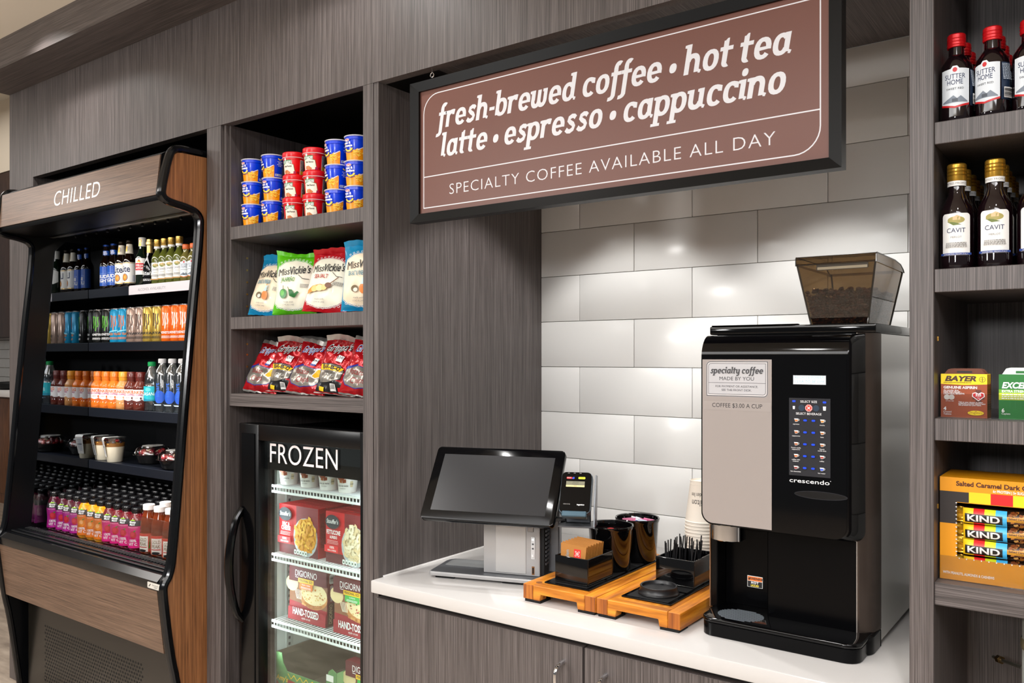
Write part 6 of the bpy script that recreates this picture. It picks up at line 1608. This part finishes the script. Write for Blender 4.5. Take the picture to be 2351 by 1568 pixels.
# snack bar display box with bars in its window
KX0, KX1, KY0, KZ0 = -.2655, -.060, 1.6575, .9951
KW, KH, KD = KX1 - KX0, .182, .12
of = ((KX0 + KX1) / 2, KY0, KZ0)
t = thing('display_carton', 'golden display carton of nut bars on the lowest right shelf', 'carton', of)
KG = M('#d98e06', .4); KGD = M('#2a2422', .4)
wx0, wx1, wz0, wz1 = .027, KW - .012, .040, .138
m = MB()
def kb(a, b, c, d, mt=KG): m.box(KX0 + a, KX0 + b, KY0, KY0 + .0012, KZ0 + c, KZ0 + d, mt)
kb(0, KW, 0, wz0); kb(0, KW, wz1, KH); kb(0, wx0, wz0, wz1); kb(wx1, KW, wz0, wz1)
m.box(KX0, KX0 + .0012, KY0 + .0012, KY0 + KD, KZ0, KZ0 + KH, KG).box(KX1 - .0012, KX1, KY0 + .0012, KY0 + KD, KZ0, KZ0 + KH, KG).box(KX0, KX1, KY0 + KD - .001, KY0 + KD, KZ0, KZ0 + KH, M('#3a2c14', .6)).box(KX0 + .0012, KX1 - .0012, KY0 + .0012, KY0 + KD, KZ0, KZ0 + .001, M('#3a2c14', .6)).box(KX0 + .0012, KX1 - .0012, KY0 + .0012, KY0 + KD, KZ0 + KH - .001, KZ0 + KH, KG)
m.build('carton', t, off=of)
X = lambda a: KX0 + a
Z = lambda a: KZ0 + a
it = [('r', X(0), Z(.10), X(wx0), Z(.157), KGD), ('r', X(0), Z(wz1 + .001), X(KW), Z(.157), KGD)]
for k, c_ in enumerate(('#f0c419', '#dc1c1c', '#c4d21c', '#3fa9dc')): it.append(('r', X(.046 + .0335 * k), Z(wz1 + .001), X(.046 + .0335 * (k + 1)), Z(.158), M(c_, .4)))
it += [('t', 'Salted Caramel Dark Chocolate Nut', X(.026), Z(.168), .0078, M('#4a1f0c', .4), {'al': 'l', 'fit': .17, 'b': .03}), ('t', '6g PROTEIN | 5g SUGAR', X(.083), Z(.1605), .0045, WHT, {'al': 'l', 'fit': .052, 'b': .02}), ('t', 'WITH PEANUTS, ALMONDS & CASHEWS', X(.005), Z(.010), .0044, WHT, {'al': 'l', 'fit': .08, 'b': .02}), ('t', '12-1.4 OZ BARS', X(.145), Z(.0155), .006, M('#6b430c', .4), {'al': 'l', 'fit': .055}), ('t', 'NET WT. 16.8 OZ', X(.142), Z(.006), .006, M('#6b430c', .4), {'al': 'l', 'fit': .058}), ('e', X(.135), Z(.008), .0035, .0025, M('#6b430c', .4))]
for k in range(14):
    it.append(('e', X(wx0 - .0005), Z(wz0 + .004 + .0072 * k), .0013, .0009, WHT)); it.append(('e', X(wx0 + .004 + .0115 * k), Z(wz0 - .0005), .0009, .0013, WHT))
MB().decal(flat(KY0), it).build('print', t, off=of)
NUT = ['#5a2c10', '#7d4318', '#a8692a', '#3a1a0a', '#c79a55', '#6b3514']
t = thing('snack_bar', '-', 'snack bar', (0, 0, 0), 0, 'nut bars in the display carton')
bl, bhh = .168, .030
wr = M('#2a1a10', .25, .2)
m = MB()
def bt_(a, b): return (-bl / 2 + bl * a, -.010 * sin(pi * b) ** .7 * (min(1, a * 18, (1 - a) * 18)) ** .5, bhh * b)
m.patch(bt_, 40, 10, wr).patch(lambda a, b: (-bl / 2 + bl * (1 - a), .012 * sin(pi * b) ** .7 * (min(1, a * 18, (1 - a) * 18)) ** .5, bhh * b), 20, 8, M('#b7851f', .3, .5))
m.patch(lambda a, b: (-bl / 2 - .012 + .013 * a, .003 * sin(b * 14 + a), bhh * (.05 + .9 * b)), 4, 12, M('#c79a2a', .3, .5))
m.build('wrapper', t)
def bf(u, v, w):
    x, y, z = bt_(max(0, min(1, (u + bl / 2) / bl)), max(0, min(1, v / bhh)))
    return (x, y - w - .0004, z)
rnd = random.Random(3)
it = []
for k in range(120):
    it.append(('p', [(rnd.uniform(-.008, .008) * 0 + cx_ + .0035 * rnd.uniform(.6, 1.5) * cos(a_), cz_ + .0026 * rnd.uniform(.6, 1.4) * sin(a_)) for cx_, cz_ in [(rnd.uniform(-.010, .078), rnd.uniform(.003, .027))] for a_ in (0, 1, 2, 3, 4, 5)], M(rnd.choice(NUT), .25)))
it += [('r', -.016, .0115, .08, .020, M('#b9801a', .4)), ('t', 'Salted Caramel Dark Chocolate Nut', -.013, .0155, .003, M('#3a1a0a', .4), {'al': 'l', 'fit': .075, 'b': .03}), ('t', 'WITH PEANUTS, ALMONDS & CASHEWS', -.002, .0125, .0016, INK, {'al': 'l', 'fit': .045}), ('t', 'NET WT. 1.4 OZ (40g)', .012, .0045, .0032, WHT, {'al': 'l', 'fit': .048})]
for k, c_ in enumerate(('#f0c419', '#dc1c1c', '#c4d21c', '#3fa9dc')): it.append(('r', -.0835 + .017 * k, .0015, -.0665 + .017 * k, bhh - .0015, M(c_, .35)))
it += [('r', -.080, .004, -.022, .0195, M('#16110e', .35)), ('t', 'KIND', -.051, .0068, .0108, M('#dedbd8', .35), {'fit': .05, 'b': .03})]
MB().decal(bf, it, du=.008, dv=.004, w0=.0004, dw=.00004).build('print', t)
zz = [.1005, .0725, .044, .0135]
yy = [0, .006, .001, .010]
lab = ['topmost nut bar in the display carton window', 'second nut bar from the top in the carton window', 'third nut bar from the top in the carton window', 'lowest nut bar in the carton window, half hidden by carton front']
for k in range(4):
    loc = (X(.026) + .009 + bl / 2, KY0 + .0165 + yy[k], KZ0 + zz[k])
    if k == 0: t.location = loc; t['label'] = lab[k]
    else: dup(t, loc, 0, lab[k], (0, R((-1.2, .5, -.6)[k - 1]), 0))
# filter and pipe below the lowest right shelf
px0 = PX(2346, 1.80)
t = thing('water_filter', 'white water filter housing under the lowest right shelf at edge', 'filter', (px0 + .045, 1.80, .62))
MB().lathe([(.040, .0), (.045, .02), (.045, .285), (.038, .297), (.02, .30)], M('#d6d5cf', .4), n=24).build('housing', t)
MB().lathe([(.046, .235), (.0475, .24), (.0475, .25), (.046, .255)], M('#a79a78', .4, .3), n=24, caps=False).build('collar', t)
tp = [tuple(P(2281, 1508, 1.95)), tuple(P(2300, 1516, 1.92)), tuple(P(2348, 1533, 1.82))]
t2 = thing('supply_pipe', 'thin metal pipe with fitting under the lowest right shelf', 'pipe', tp[2])
MB().tube(tp, .0035, M('#9a9888', .3, .8), 8).build('pipe', t2, off=tp[2])
MB().tube([tuple(P(2292, 1512.6, 1.935)), tuple(P(2299, 1515.5, 1.922))], .008, M('#6b5330', .35, .8), 6).build('nut', t2, off=tp[2])
